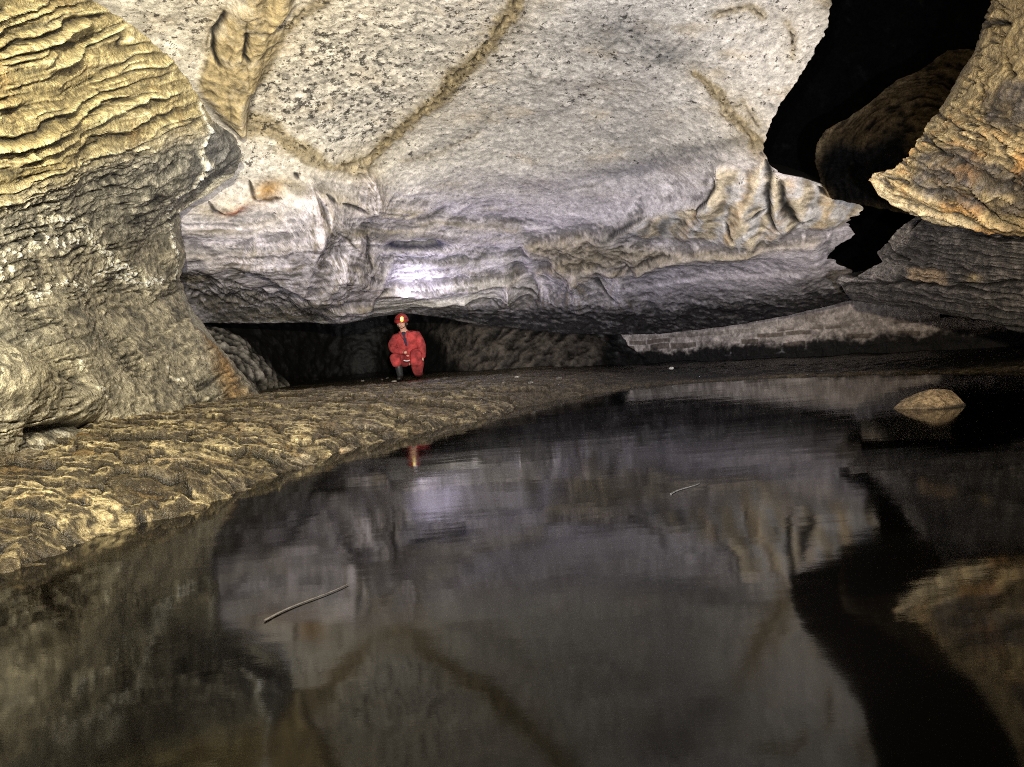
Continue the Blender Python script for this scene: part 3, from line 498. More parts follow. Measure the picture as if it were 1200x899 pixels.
def shade_r1(px, py, P):
    wx = fbm(P * 1.1, 3, off=303.); wx2 = fbm(P * 3.5, 3, off=309.); fx, fy = px + 8 * wx + 4 * wx2, py + 7 * wx2
    g = fbm(P * 8, 4, .6, off=310.); fine = fbm(P * 24, 3, .6, off=311.)
    s = fy - .42 * fx; la = perlin(np.stack([fx / 110., s / 26., 0 * fx + 2], -1)); lb = perlin(np.stack([fx / 34., s / 14., 0 * fx + 4], -1)); lc = perlin(np.stack([fx / 60., s / 20., 0 * fx + 9], -1)); st = s / 17. + 1.3 * la + .55 * lb + .2 * wx2; saw = st - np.floor(st); saw = np.where(saw < .8, saw / .8, (1 - saw) / .2)
    bed = fbm(np.stack([s / 12., (fx + fy) / 90., 0 * fx], -1), 4, .55, ridged=True, off=315.)
    lowp = sm(py - .25 * (px - 1020), 175, 215)
    Z = .10 * fbm(P * .9, 3, off=306.) + .035 * fbm(P * 4, 4, off=308.)
    band = sm(py, 110, 150)
    Z += band * (.085 * saw * sm(lc, -.4, .4) + .05 * bed + .035 * fbm(P * 6, 5, .6, off=318.)) + (1 - band) * .05 * fbm(np.stack([(fx + .9 * fy) / 30., (fy - .6 * fx) / 60., 0 * fx], -1), 4, ridged=True, off=317.)
    C = mix(np.array([.36, .29, .16]), np.array([.54, .46, .29]), sm(g + .4 * saw, -.1, .7)); C = mix(C, np.array([.55, .30, .10]), .75 * band * sm(fbm(P * 2.2, 3, off=320.) + .2 * saw, .12, .4))
    gr = np.maximum.reduce([poly(fx, fy, [(1155,120),(1200,95),(1400,80),(1400,160),(1200,150),(1170,148)], 7), poly(fx, fy, [(1085,180),(1120,168),(1150,185),(1200,195),(1400,220),(1400,262),(1200,243),(1150,240),(1085,225),(1070,210)], 7), .8 * poly(fx, fy, [(1030,180),(1050,178),(1055,190),(1040,205)], 4)])
    gr = np.clip(gr * (.8 + .9 * g) * (1 - .8 * poly(fx, fy, [(1135,215),(1160,218),(1200,222),(1190,230),(1150,228)], 4)), 0, 1); C = mix(C, mix(np.array([.05, .046, .05]), np.array([.17, .155, .15]), sm(fine + g, -.2, .5)), gr); Z += .04 * gr * fbm(np.stack([fx / 24, fy / 9, 0 * fx], -1), 4, .6, ridged=True, off=322.)
    for pts, w in (([(1085,162),(1105,178),(1116,183)],2.2),([(1120,148),(1145,155),(1160,160)],1.8),([(1062,165),(1078,178)],1.6),([(1185,65),(1192,82),(1200,92)],2.2),([(1148,92),(1156,112)],1.8),([(1115,85),(1104,105),(1094,125)],2.6),([(1155,30),(1172,26),(1190,30)],3.),([(1140,225),(1160,245)],1.6),([(1098,130),(1104,140)],1.6)):
        m = np.exp(-(line(fx, fy, pts)[0] / w) ** 2); C = mix(C, BLACK, .9 * m); Z -= .07 * m
    dkl = poly(px, py, [(1140,20),(1112,70),(1085,108),(1062,148),(1040,185),(1066,160),(1092,140),(1118,112),(1136,80),(1160,30),(1160,-60),(1190,-200),(1100,-200)], 9); C = mix(C, np.array([.03, .024, .016]), .92 * dkl)  # shaded flank beside the rift painted dark brown
    crk = np.exp(-(fbm(np.stack([s / 13., (fx + .3 * fy) / 60., .4 * wx], -1), 4, .55, off=330.) / .05) ** 2) * sm(fbm(P * 2.2, 3, off=333.), -.15, .15)
    C = mix(C * np.array([.74, .70, .62]), BLACK, .9 * crk); Z -= .05 * crk; C = mix(C, np.array([.05, .042, .034]), .8 * sm(saw, .34, .0) * band * sm(lc, -.5, .2))
    C = mix(C, np.array([.55, .46, .29]), .6 * poly(fx, fy, [(1022,205),(1030,200),(1050,232),(1100,252),(1200,258),(1200,270),(1100,262),(1060,248),(1030,230)], 5))
    return Z, C
r1_depth = tps([(1140,0,6.6),(1085,110,6.6),(1040,180,6.5),(1020,215,6.4),(1060,248,6.3),(1110,265,6.2),(1200,278,5.7),(1200,0,5.3),(1200,120,5.0),(1130,150,5.7),(1120,220,5.8),(1200,220,5.2),(1600,0,3.4),(1600,280,3.3),(1150,-300,5.6),(1600,-300,3.2),(1400,100,4)])
o = rock_sheet('rock_overhang', [(-320,1290),(-150,1215),(-40,1165),(0,1150),(25,1142),(60,1120),(85,1105),(110,1086),(150,1066),(180,1041),(200,1024),(214,1020)], [(1000,205),(1021,214),(1030,228),(1045,240),(1065,251),(1100,263),(1140,269),(1200,276),(1650,330)], r1_depth, -320, 300, 330, shade_r1)
tag(o, 'golden and grey overhanging rock bulge at the upper right edge of the cave', 'rock overhang')

def shade_r2(px, py, P):
    wx2 = fbm(P * 3, 3, off=409.); g = fbm(P * 6, 4, .6, off=410.); arc = fbm(np.stack([np.hypot(px - 1075, py - 210) / 9 + wx2, np.arctan2(py - 210, px - 1075) * 2, 0 * px], -1), 3, ridged=True, off=415.)
    Z = .10 * fbm(P * 1.2, 3, off=406.) + .03 * arc + .02 * g
    C = mix(np.array([.005, .0036, .002]), np.array([.018, .013, .007]), sm(arc + g, -.2, .9)); C = mix(C, BLACK * .2, poly(px, py, [(955,178),(985,165),(1015,172),(1060,150),(1060,240),(985,240),(960,205)], 9)); C = mix(C, np.array([.07, .055, .034]), .5 * ridge(px, py, [(962,195),(958,175),(970,155),(1000,135),(1030,110),(1075,90)], 5, 4, 1.5))  # dimness inside the rift painted as near-black colour
    return Z, C
o = rock_sheet('rock_shelf', [(60,1110),(82,1075),(92,1050),(108,1030),(118,1018),(135,995),(152,968),(170,957),(190,955),(212,962),(232,975)], [(955,230),(1000,238),(1060,250),(1300,275)], tps([(960,180,9.2),(1010,120,9.0),(1075,85,8.7),(1000,200,9.3),(1060,180,8.4),(1150,150,8.0),(1150,260,8.2),(970,235,9.6),(1400,150,7),(1150,60,8.4)]), 60, 120, 130, shade_r2, xmax=1250, mat=SHADE_ROCK)
tag(o, 'dim brown rounded rock shelf inside the black rift behind the golden overhang', 'rock shelf')

def shade_r3(px, py, P):
    wx = fbm(P * 1.0, 3, off=503.); wx2 = fbm(P * 3.5, 3, off=509.); fx, fy = px + 6 * wx, py + 5 * wx2
    g = fbm(P * 8, 4, .6, off=510.); fine = fbm(P * 22, 3, .6, off=511.); s = fy - .13 * fx
    bed = fbm(np.stack([s / 5.5, fx / 80., .3 * wx], -1), 4, .6, ridged=True, off=515.); bed2 = fbm(np.stack([s / 15., fx / 140., .3 * wx], -1), 3, .6, ridged=True, off=516.)
    Z = .06 * bed2 + .045 * bed + .02 * g + .05 * fbm(P * 1.5, 3, off=506.)
    C = mix(np.array([.014, .013, .015]), np.array([.16, .148, .150]), sm(.7 * bed + .5 * g + .4 * fine, .05, 1.1))
    C = mix(C, np.array([.36, .335, .32]), .8 * poly(fx, fy, [(1035,285),(1045,270),(1062,258),(1078,268),(1070,285),(1052,292)], 5) * (.7 + .6 * g).clip(0, 1)); C = mix(C, np.array([.30, .28, .285]), .75 * poly(fx, fy, [(985,328),(1010,308),(1030,300),(1070,312),(1060,325),(1000,332)], 6) * (.7 + .8 * g).clip(0, 1)); C = mix(C, np.array([.40, .30, .20]), .75 * poly(fx, fy, [(1072,316),(1090,312),(1115,318),(1118,328),(1075,328)], 4)); C = mix(C, np.array([.5, .4, .24]), .8 * blob(px, py, 1150, 322, 8, 4))
    C = mix(C, DARK * .55, .75 * sm(fy - .10 * (fx - 1000), 336, 352))
    for pts in ([(1040,286),(1060,300),(1075,306)], [(1072,268),(1082,258)], [(990,333),(1060,330),(1120,333),(1200,342)], [(1125,330),(1150,330),(1200,326)]):
        m = np.exp(-(line(fx, fy, pts)[0] / 2.) ** 2); C = mix(C, BLACK, .85 * m); Z -= .08 * m
    return Z, C
r3_depth = tps([(985,325,9.4),(1035,285,8.9),(1060,258,8.2),(1060,300,8.4),(1000,348,9.2),(1060,360,8.2),(1200,388,6.6),(1200,260,6.0),(1200,320,6.1),(1100,300,7.3),(1600,260,4),(1600,420,4.2),(1100,240,7)])
o = rock_sheet('rock_ledge', [(236,1092),(252,1070),(262,1052),(272,1043),(284,1029),(291,1036),(297,1024),(306,1008),(316,992),(325,980),(331,983)], [(980,332),(988,336),(1000,352),(1030,357),(1060,361),(1100,366),(1140,373),(1200,388),(1650,440)], r3_depth, 236, 300, 200, shade_r3)
tag(o, 'dark grey finely layered rock ledge low on the right above the stone wall', 'rock ledge')

# rift: the dark hollow behind and above, its shadow painted in near-black
py, px = np.meshgrid(np.linspace(-420, 372, 150), np.linspace(860, 1500, 130), indexing='ij')
rf = tps([(860,-400,9),(1500,-400,8),(860,0,13.5),(1100,0,12.5),(1500,0,9),(860,200,15),(1000,180,14),(1200,200,11.5),(1500,200,9),(860,370,16.5),(1000,360,15),(1200,370,11),(1500,370,9)])
P = at(px, py, rf(px, py)); N = normals(P); P = P + N * (.25 * fbm(P * .8, 4, ridged=True, off=600.) + .05 * fbm(P * 4, 3, off=601.))[..., None]
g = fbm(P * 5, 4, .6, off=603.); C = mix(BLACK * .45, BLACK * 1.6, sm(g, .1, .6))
o = emit('rift_wall', P, C * .5, np.full(px.shape, .9), SHADE_ROCK); tag(o[None], 'black rear wall of the rift between ceiling and overhang', kind='structure')

# ================================================================== GROUND (rock bank, mud flat, pool bed)
SH = [(-260,850),(-120,768),(0,684),(60,662),(120,640),(200,614),(262,598),(330,566),(375,545),(420,530),(480,513),(560,495),(620,478),(700,462),(760,453),(830,448),(920,443),(1000,440.5),(1100,439),(1190,437),(1330,434),(1500,430)]
shore = [tuple(on_water(a, b)[:2]) for a, b in SH]; shore = [(shore[0][0] - .5, -4)] + shore + [(16, shore[-1][1])]
dr = np.concatenate([np.geomspace(1.2, 2.4, 40)[:-1], np.geomspace(2.4, 18.5, 560), np.geomspace(18.6, 24, 10)])
dd_, bx = np.meshgrid(dr, np.concatenate([np.linspace(-600, 0, 70)[:-1], np.linspace(0, 860, 640), np.linspace(862, 1600, 200)]), indexing='ij')
X = (bx - 600) / FPX * dd_; Y = dd_.copy()
wx = perlin(np.stack([X * 2.2, Y * 2.2, 0 * X], -1)); wy = perlin(np.stack([X * 2.2, Y * 2.2, 0 * X + 7], -1))
ds, sd, _ = line(X, Y, shore); sdist = ds * -np.sign(sd)                # + on the land (left / far) side
if np.median(sdist[:, 0]) < 0: sdist = -sdist
A = interp(Y, [(2,.60),(5,.48),(9,.36),(12,.22),(15,.16),(24,.3)])
right_flat = sm(X, .2, 3.0) * sm(Y, 7, 9)
A = A * (1 - .80 * right_flat)
sj = sdist - .16 + .13 * wx + .06 * perlin(np.stack([X * 9, Y * 9, 0 * X], -1))
Zg = np.where(sj > 0, A * (1 - np.exp(-np.maximum(sj, 0) / 1.0)) + .015 * sm(sj, 0, .1), .30 * np.maximum(sj, -1.5) - .0)
w3 = fbm(np.stack([X * 3.5, Y * 3.5, 0 * X], -1), 3, off=690.); w4 = fbm(np.stack([X * 3.5, Y * 3.5, 0 * X], -1), 3, off=695.)
XY = np.stack([X + .16 * w3 + .05 * wx, Y + .16 * w4 + .05 * wy], -1)
def plates(sc, k):
    f1, f2, c, ox, oy = worley(XY * np.array([1 / sc[0], 1 / sc[1]]) + k)
    tx, ty = hsh(c, 1) - .5, hsh(c, 2) - .35
    return f1, f2, c, (hsh(c, 3) - .5) * 1.1 + 1.5 * (ox * tx + oy * (.45 + ty)), np.exp(-((f2 - f1) / .10) ** 2)
fa, fb, ca, ta, ka = plates((.27, .34), 3.1); fa2, fb2, cb, tb_, kb = plates((.10, .12), 9.7)
rocky = sm(sj, -.5, .05) * (1 - .75 * right_flat) * interp(Y, [(9,1),(12,.55),(15,.3)])
nz = fbm(np.stack([X * 4, Y * 4, 0 * X], -1), 5, .6, off=700.); ng = fbm(np.stack([X * 3.0, Y * 3.6, 0 * X], -1), 5, .55, ridged=True, off=702.)
nf = fbm(np.stack([X * 11, Y * 13, 0 * X], -1), 4, .62, ridged=True, off=708.)
dsp = .026 * ta + .010 * tb_ + .020 * nz + .024 * ng + .012 * nf - .010 * ka
Zg = Zg + rocky * (dsp - .018) + (1 - rocky) * .03 * nz * sm(sj, -.3, .3) + .06 * sm(sj, .1, .8) * fbm(np.stack([X * 1.2, Y * 1.2, 0 * X], -1), 3, off=705.)
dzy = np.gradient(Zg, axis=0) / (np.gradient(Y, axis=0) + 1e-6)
P = np.stack([X, Y, Zg], -1)
g = fbm(P * 14, 4, .62, off=710.); g2 = fbm(P * 40, 3, .6, off=712.)
C = mix(np.array([.13, .098, .052]), np.array([.80, .66, .38]), sm(.6 * (hsh(ca, 5) - .5) + .5 * (hsh(cb, 5) - .5) + .8 * g + .4 * g2, -.45, .75))
C = mix(C, np.array([.42, .36, .27]), .5 * (hsh(ca, 6) > .85)); C = mix(C, ORANGE * .7, .35 * (hsh(cb, 7) > .88)); C = mix(C, np.array([.55, .46, .27]), .6 * sm(dzy, .10, -.15) * sm(g, -.2, .3) * sm(dsp, .0, .03))  # gentle tops painted lighter, as if lit
C = mix(C, np.array([.030, .023, .014]), np.clip(.95 * ka * (.55 + 1.3 * g) + .6 * kb * (.45 + g) + 1.0 * sm(dzy, .16, .42) * sm(g + .5 * wx, -.45, .1) + .5 * sm(ng, -.05, -.5), 0, .97)); C = mix(C, np.array([.085, .068, .04]), .75 * sm(nz + .4 * g, .12, .5))  # camera-facing steps painted dark as self-shadow; cracks dark too
C = mix(C, np.array([.52, .46, .31]), .7 * sm(fbm(P * 11, 4, .65, off=720.), .42, .55) * sm(sj, .1, .6))
C = shade_relief(C, dsp, .95 * rocky.clip(.3), .55, 2, 7, .07)
far = interp(Y, [(5.5,0),(8,.55),(11,.82),(15,.9),(19,.98)]); C = mix(C, np.array([.045, .035, .024]) * (1 + 1.2 * g[..., None]).clip(.2), far); C = mix(C, np.array([.005, .0048, .005]), .97 * right_flat * sm(sj, -.1, .4)); C = mix(C, np.array([.05, .036, .018]) * (1 - .92 * right_flat)[..., None], sm(sj, .02, -.12))  # bank's dimming with distance put into the colour
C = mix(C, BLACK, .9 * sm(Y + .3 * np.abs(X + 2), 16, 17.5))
R = np.clip(.33 + .30 * g - .05 * far, .16, .8)
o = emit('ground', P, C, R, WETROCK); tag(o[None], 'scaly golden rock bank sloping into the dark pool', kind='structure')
def ground_z(x, y):
    k = np.argmin((X - x) ** 2 + (Y - y) ** 2); return float(Zg.flat[k])

# ================================================================== WATER
def water_mat():
    m = bpy.data.materials.new('pool_water'); m.use_nodes = True; nt = m.node_tree; N, L = nt.nodes, nt.links; b = N['Principled BSDF']
    b.inputs['Base Color'].default_value = (.0012, .001, .0009, 1); b.inputs['Roughness'].default_value = .035; b.inputs['IOR'].default_value = 1.33
    tc = N.new('ShaderNodeTexCoord'); mp = N.new('ShaderNodeMapping'); mp.inputs['Scale'].default_value = (1.0, 2.6, 1); L.new(tc.outputs['Object'], mp.inputs[0])
    prev = None
    for s, st, dist in ((.9, .10, .02), (4, .025, .006), (45, .04, .001)):
        n = N.new('ShaderNodeTexNoise'); n.inputs['Scale'].default_value = s; n.inputs['Detail'].default_value = 3; L.new(mp.outputs[0], n.inputs['Vector'])
        bp = N.new('ShaderNodeBump'); bp.inputs['Strength'].default_value = st; bp.inputs['Distance'].default_value = dist; L.new(n.outputs['Fac'], bp.inputs['Height'])
        if prev: L.new(prev.outputs[0], bp.inputs['Normal'])
        prev = bp
    L.new(prev.outputs[0], b.inputs['Normal'])
    n = N.new('ShaderNodeTexNoise'); n.inputs['Scale'].default_value = .7; L.new(mp.outputs[0], n.inputs['Vector']); r = N.new('ShaderNodeMapRange'); r.inputs[1].default_value = .35; r.inputs[2].default_value = .65; r.inputs[3].default_value = .04; r.inputs[4].default_value = .085
    L.new(n.outputs['Fac'], r.inputs[0]); L.new(r.outputs[0], b.inputs['Roughness']); return m
me = bpy.data.meshes.new('water'); me.from_pydata([(-9, -3, 0), (16, -3, 0), (16, 19, 0), (-9, 19, 0)], [], [(0, 1, 2, 3)])
tag(link('water', me, water_mat()), 'still dark pool mirroring the cave ceiling', kind='structure')

# ================================================================== STONE WALL at the back right
def brick_wall():
    base = [at(690, 420, 17.6), at(755, 418, 16.6), at(880, 416, 14.9), at(1000, 414, 13.6), at(1120, 412, 12.4), at(1260, 408, 11.2), at(1420, 400, 10.2)]
    xy = np.array([b[:2] for b in base]); seg = np.concatenate([[0], np.cumsum(np.linalg.norm(np.diff(xy, axis=0), axis=1))])
    L = np.arange(0, seg[-1], .016); Zs = np.arange(-.12, 1.5, .014)
    zz, ll = np.meshgrid(Zs, L, indexing='ij')
    X_ = np.interp(ll, seg, xy[:, 0]); Y_ = np.interp(ll, seg, xy[:, 1])
    wob = .03 * perlin(np.stack([ll * 1.7, zz * 1.7, 0 * ll], -1)); hc = .145
    zc = (zz + 1.6 * wob + .05 * np.sin(zz * 9 + .4 * ll)) / hc; row = np.floor(zc).astype(int); fz = zc - row
    bl = .30 + .26 * ((row * 7919) % 5) / 4; xo = (ll + wob + .12 * np.sin(ll * 2.3 + row * 1.7)) / bl + ((row * 37) % 10) / 10. ; ci = np.floor(xo).astype(int); fxx = xo - ci
    cell = _perm[(_perm[row & 255] + ci) & 255]
    dj = np.minimum(np.minimum(fz, 1 - fz) * hc, np.minimum(fxx, 1 - fxx) * bl); stone = sm(dj, .006, .022)
    P = np.stack([X_, Y_, zz], -1); g = fbm(P * 9, 4, .6, off=800.); g2 = fbm(P * 2, 3, off=803.)
    bare = (hsh(cell, 1) > .64) * sm(zz, .70, .56) * 1.0; edge_l = zz + .18 * g2 + .12 * g
    render_ = sm(edge_l, .27, .44)                                       # pale lime render left on the upper courses
    C = mix(np.array([.30, .265, .255]), np.array([.62, .565, .55]), sm(g + .6 * g2, -.35, .45)); C = mix(C, np.array([.14, .115, .10]) * (1 + .6 * g[..., None]), stone * np.maximum(bare * .94, .10 + .30 * (hsh(cell, 2) > .72)))
    C = mix(C, GREY * 1.1, .12 * (1 - stone)); C = mix(np.array([.006, .0055, .006]) * (1 + g[..., None]), C, render_); C = mix(C, np.array([.35, .35, .40]), .9 * (1 - stone) * sm(g + g2, .15, .4) * sm(zz, .12, .2) * (1 - render_) * sm(np.abs(ll - 4.2), 1.1, .4))
    Zd = .010 * stone * (.6 + .6 * hsh(cell, 3)) + .016 * g - .018 * bare * stone
    N = normals(P); P = P + N * Zd[..., None]
    o = emit('stone_wall', P, C, np.full(zz.shape, .7), ROCK)[None]
    tag(o, 'old coursed stone wall with pale mortar, dark and wet at the foot, behind the far water edge', 'stone wall')
brick_wall()

# ================================================================== LOOSE STONES
def stone(name, loc, size, seed, col, rot=0, mat=WETROCK, sub=5, flat=.0, peak=(0, 0)):
    bm = bmesh.new(); bmesh.ops.create_icosphere(bm, subdivisions=sub, radius=1); V = np.array([v.co[:] for v in bm.verts])
    r = np.random.default_rng(seed)
    for k in range(11):                                                   # broken facets
        n = r.normal(size=3); n /= np.linalg.norm(n); h = r.uniform(.62, .92); dd = V @ n; V -= np.maximum(dd - h, 0)[:, None] * n * .9
    V += V * (.08 * fbm(V * 1.6 + seed, 4, off=3.) + .02 * fbm(V * 7 + seed, 3))[:, None]
    V[:, 0] += peak[0] * np.maximum(V[:, 2], 0); V *= np.array(size)
    g = fbm(V * (1.2 / max(size)) * 6 + seed, 4, .6); C = np.array(col) * (1 + .5 * g[:, None])
    F = [[v.index for v in f.verts] for f in bm.faces]; me = bpy.data.meshes.new(name); me.from_pydata(V.tolist(), [], F); bm.free()
    me.polygons.foreach_set('use_smooth', np.ones(len(F), bool))
    a = me.attributes.new('tint', 'FLOAT_COLOR', 'POINT'); c = np.ones((len(V), 4), np.float32); c[:, :3] = np.clip(C, 0, 1); a.data.foreach_set('color', c.ravel())
    a = me.attributes.new('rough', 'FLOAT', 'POINT'); a.data.foreach_set('value', np.full(len(V), .6, np.float32))
    o = link(name, me, mat); o.location = loc; o.rotation_euler = (0, 0, rot); return o
def custom_boulder():
    c = on_water(1089, 477); s = (c[1]) / FPX
    bm = bmesh.new(); bmesh.ops.create_icosphere(bm, subdivisions=6, radius=1); V = np.array([v.co[:] for v in bm.verts]); F = [[v.index for v in f.verts] for f in bm.faces]; bm.free()
    prof = interp(V[:, 0], [(-1,.0),(-.82,.22),(-.5,.55),(-.1,.82),(.3,.95),(.52,1.0),(.7,.80),(.88,.45),(1,0)])
    z = np.maximum(V[:, 2], -.3); ay = V[:, 1]
    up = np.sqrt(np.clip(1 - V[:, 0] ** 2, 0, 1)) + 1e-6
    zz = np.where(V[:, 2] > 0, prof * np.clip(V[:, 2] / up, 0, 1) ** .7, V[:, 2] * .5)
    V = np.stack([V[:, 0] * 40 * s, ay * 30 * s, zz * 22 * s], -1)
    for n, h in (((.25, -.75, .6), .11), ((-.35, -.5, .8), .095), ((.85, -.2, .5), .215), ((-.7, -.4, .45), .20), ((.1, .1, 1), .132)):
        n = np.array(n) / np.linalg.norm(n); dd = V @ n; V = V - np.maximum(dd - h, 0)[:, None] * n * .75
    nrm = V / (np.linalg.norm(V, axis=1)[:, None] + 1e-6); V = V + nrm * (.014 * fbm(V * 9, 4, .6, off=2.) + .004 * fbm(V * 40, 3, off=8.))[:, None]
    g = fbm(V * 22, 4, .6, off=5.); C = mix(np.array([.20, .145, .085]), np.array([.40, .30, .185]), sm(g, -.4, .4)); C = mix(C, np.array([.05, .04, .03]), sm(V[:, 2], .022, .0))
    me = bpy.data.meshes.new('boulder'); me.from_pydata(V.tolist(), [], F); me.polygons.foreach_set('use_smooth', np.ones(len(F), bool))
    a = me.attributes.new('tint', 'FLOAT_COLOR', 'POINT'); cc = np.ones((len(V), 4), np.float32); cc[:, :3] = C; a.data.foreach_set('color', cc.ravel())
    a = me.attributes.new('rough', 'FLOAT', 'POINT'); a.data.foreach_set('value', np.full(len(V), .65, np.float32))
    o = link('boulder', me, WETROCK); o.location = (c[0], c[1], 0); o.rotation_euler = (0, math.radians(-2), 0)
    tag(o, 'tan boulder with a low hump rising out of the pool on the right', 'boulder')
custom_boulder()

# pale stones on the dark floor, found by bearing on the far bank
def on_ground(px, py):
    z = .12
    for _ in range(6): p = on_water(px, py, z); z = ground_z(p[0], p[1])
    return np.array([p[0], p[1], z])
PS = [(787, 434, .030, 'small white stone lying alone near the far water edge right of centre', (.7, .68, .66))]
for (a, b, r, lab, c) in PS:
    p = on_ground(a, b); tag(stone('stone', (p[0], p[1], p[2] + r * .4), (r * 1.6, r, r), 5, c, sub=3), lab, 'stone')
PB = [(462, 447, .05), (454, 444, .045), (448, 446, .035), (512, 447, .05), (522, 444, .06), (540, 446, .045), (606, 444, .045), (622, 447, .04), (590, 449, .035), (425, 447, .04), (655, 444, .045)]
for k, (a, b, r) in enumerate(PB):
    p = on_ground(a, b); tag(stone('pebble', (p[0], p[1], p[2] + r * .25), (r * 1.2, r * .8, r * .6), 20 + k, (.14, .125, .115) if k % 3 else (.38, .36, .35), rot=k, sub=3), 'small grey stone on the dark floor near the person in red', 'stone', 'small stones on the floor near the person')

# straws afloat on the pool
def straw(a, b, r, label, mat):
    p, q = on_water(*a, z=.004), on_water(*b, z=.004); n = 24; bm = bmesh.new(); rings = []
    ax = q - p; L_ = np.linalg.norm(ax); ax /= L_; sd_ = np.array([-ax[1], ax[0], 0])
    for i in range(n + 1):
        t = i / n; c = ax * (t - .5) * L_ + sd_ * .010 * math.sin(t * 5.5) ; rr = r * (1 - .55 * t) * (1 + .15 * math.sin(i * 2.1)); rings.append([bm.verts.new(tuple(c + rr * (math.cos(k * math.pi / 4) * sd_ + math.sin(k * math.pi / 4) * np.array([0, 0, .6])))) for k in range(8)])
    for A_, B_ in zip(rings, rings[1:]):
        for k in range(8): bm.faces.new((A_[k], A_[(k + 1) % 8], B_[(k + 1) % 8], B_[k]))
    bm.faces.new(rings[0][::-1]); bm.faces.new(rings[-1]); me = bpy.data.meshes.new('floating_straw'); bm.to_mesh(me); bm.free()
    o = link('floating_straw', me, mat); o.location = tuple((p + q) / 2); tag(o, label, 'straw')
STRAW2 = plain_mat('grey_straw', (.045, .042, .04), .9, .3, 60, .3); STRAW = plain_mat('straw', (.12, .11, .105), .8, .3, 60, .3)
straw((310, 727), (406, 684), .0042, 'long pale straw afloat on the dark pool at lower left', STRAW)
straw((786, 579), (818, 566), .0055, 'short pale straw afloat in the middle of the pool', STRAW2)

# ================================================================== PERSON, squatting on the bank with a lit headlamp
SUIT = plain_mat('red_suit_cloth', (.29, .034, .034), .9, .62, 9, 1.0); SKIN = plain_mat('skin', (.50, .29, .21), .55, .12, 25, .1); BOOT = plain_mat('black_rubber', (.02, .02, .022), .5, .3, 30, .2)
NAVY = plain_mat('navy_cloth', (.018, .020, .045), .85, .3, 40, .3); HELM = plain_mat('red_helmet_shell', (.24, .02, .018), .35, .15, 20, .05); YEL = plain_mat('yellow_plastic', (.75, .55, .05), .4, .1, 30, .05, emit=((1, .75, .12), 1.2)); LENS = plain_mat('lamp_lens', (.9, .9, .8), .2, .02, 30, 0, emit=((1, .78, .22), 2.2)); HAIR = plain_mat('dark_hair', (.03, .022, .018), .7, .4, 60, .3); WHITEC = plain_mat('pale_cloth', (.62, .58, .60), .8, .15, 40, .2); SLEEVE = SUIT
def skin(name, chains, mat, parent, sub=2):
    """chains: lists of ((x,y,z), radius or (rx,ry)); equal points join"""
    vid, V, Rr, E = {}, [], [], []
    def vert(p, r):
        k = tuple(round(c, 4) for c in p)
        if k not in vid: vid[k] = len(V); V.append(k); Rr.append(r if isinstance(r, tuple) else (r, r))
        return vid[k]
    for ch in chains:
        ids = [vert(p, r) for p, r in ch]
        E += list(zip(ids, ids[1:]))
    me = bpy.data.meshes.new(name); me.from_pydata(V, E, []); o = bpy.data.objects.new(name, me); COL.objects.link(o)
    sk = o.modifiers.new('skin', 'SKIN'); sk.use_smooth_shade = True
    for v, r in zip(me.skin_vertices[0].data, Rr): v.radius = r; v.use_root = False
    me.skin_vertices[0].data[0].use_root = True
    ss = o.modifiers.new('sub', 'SUBSURF'); ss.levels = ss.render_levels = sub
    dg = bpy.context.evaluated_depsgraph_get(); m2 = bpy.data.meshes.new_from_object(o.evaluated_get(dg)); bpy.data.objects.remove(o)
    m2.name = name; m2.materials.clear(); m2.materials.append(mat); m2.polygons.foreach_set('use_smooth', np.ones(len(m2.polygons), bool))
    o = bpy.data.objects.new(name, m2); COL.objects.link(o); o.parent = parent; return o
def ellip(name, c, r, mat, parent, f=None, sub=3, rot=None):
    bm = bmesh.new(); bmesh.ops.create_icosphere(bm, subdivisions=sub, radius=1)
    for v in bm.verts:
        if f: f(v)
        v.co = Vector((v.co.x * r[0], v.co.y * r[1], v.co.z * r[2]))
    if rot: bmesh.ops.rotate(bm, verts=bm.verts, matrix=rot)
    for fc in bm.faces: fc.smooth = True
    me = bpy.data.meshes.new(name); bm.to_mesh(me); bm.free(); o = link(name, me, mat, parent); o.location = c; return o
pp = on_ground(483, 446); pp = at(483, 446, 14.4); gz = ground_z(pp[0], pp[1])
root = bpy.data.objects.new('person', None); COL.objects.link(root); root.location = (pp[0], pp[1], gz); root.rotation_euler = (0, math.radians(-1.5), 0); root.scale = (1.10, 1.05, 1.03)
tag(root, 'person squatting in a red caving suit and red helmet with a lit headlamp', 'person')
# local axes: -y toward the camera, x to the right on the picture; heights: head top about 1.2 m
HD = (-.05, -.13, 1.03)
def fingers(wr, dirv, side, curl):
    w = Vector(wr); d_ = Vector(dirv).normalized(); s_ = Vector(side).normalized(); n_ = d_.cross(s_).normalized(); out = []
    palm = w + d_ * .075
    for k, (o_, l) in enumerate(((-.033, .066), (-.011, .075), (.011, .070), (.033, .055))):
        b = palm + s_ * o_; m1 = b + d_ * l * .5 + n_ * .008 * curl; m2 = m1 + d_ * l * .33 + n_ * .022 * curl; m3 = m2 + d_ * l * .22 + n_ * .026 * curl
        out.append([(tuple(w + d_ * .04), .030), (tuple(b), .012), (tuple(m1), .0100), (tuple(m2), .0092), (tuple(m3), .008)])
    tb = w + d_ * .03 - s_ * .035; out.append([(tuple(w + d_ * .04), .030), (tuple(tb), .013), (tuple(tb + d_ * .03 - s_ * .022), .0115), (tuple(tb + d_ * .058 - s_ * .026 + n_ * .01 * curl), .0095)])
    return out
WL, WR = (.02, -.47, .50), (.235, -.20, .30)
hl = fingers(WL, (.35, -.25, -.85), (.9, .1, .35), 1); hr = fingers(WR, (.03, -.12, -1), (.55, .83, 0), -1)
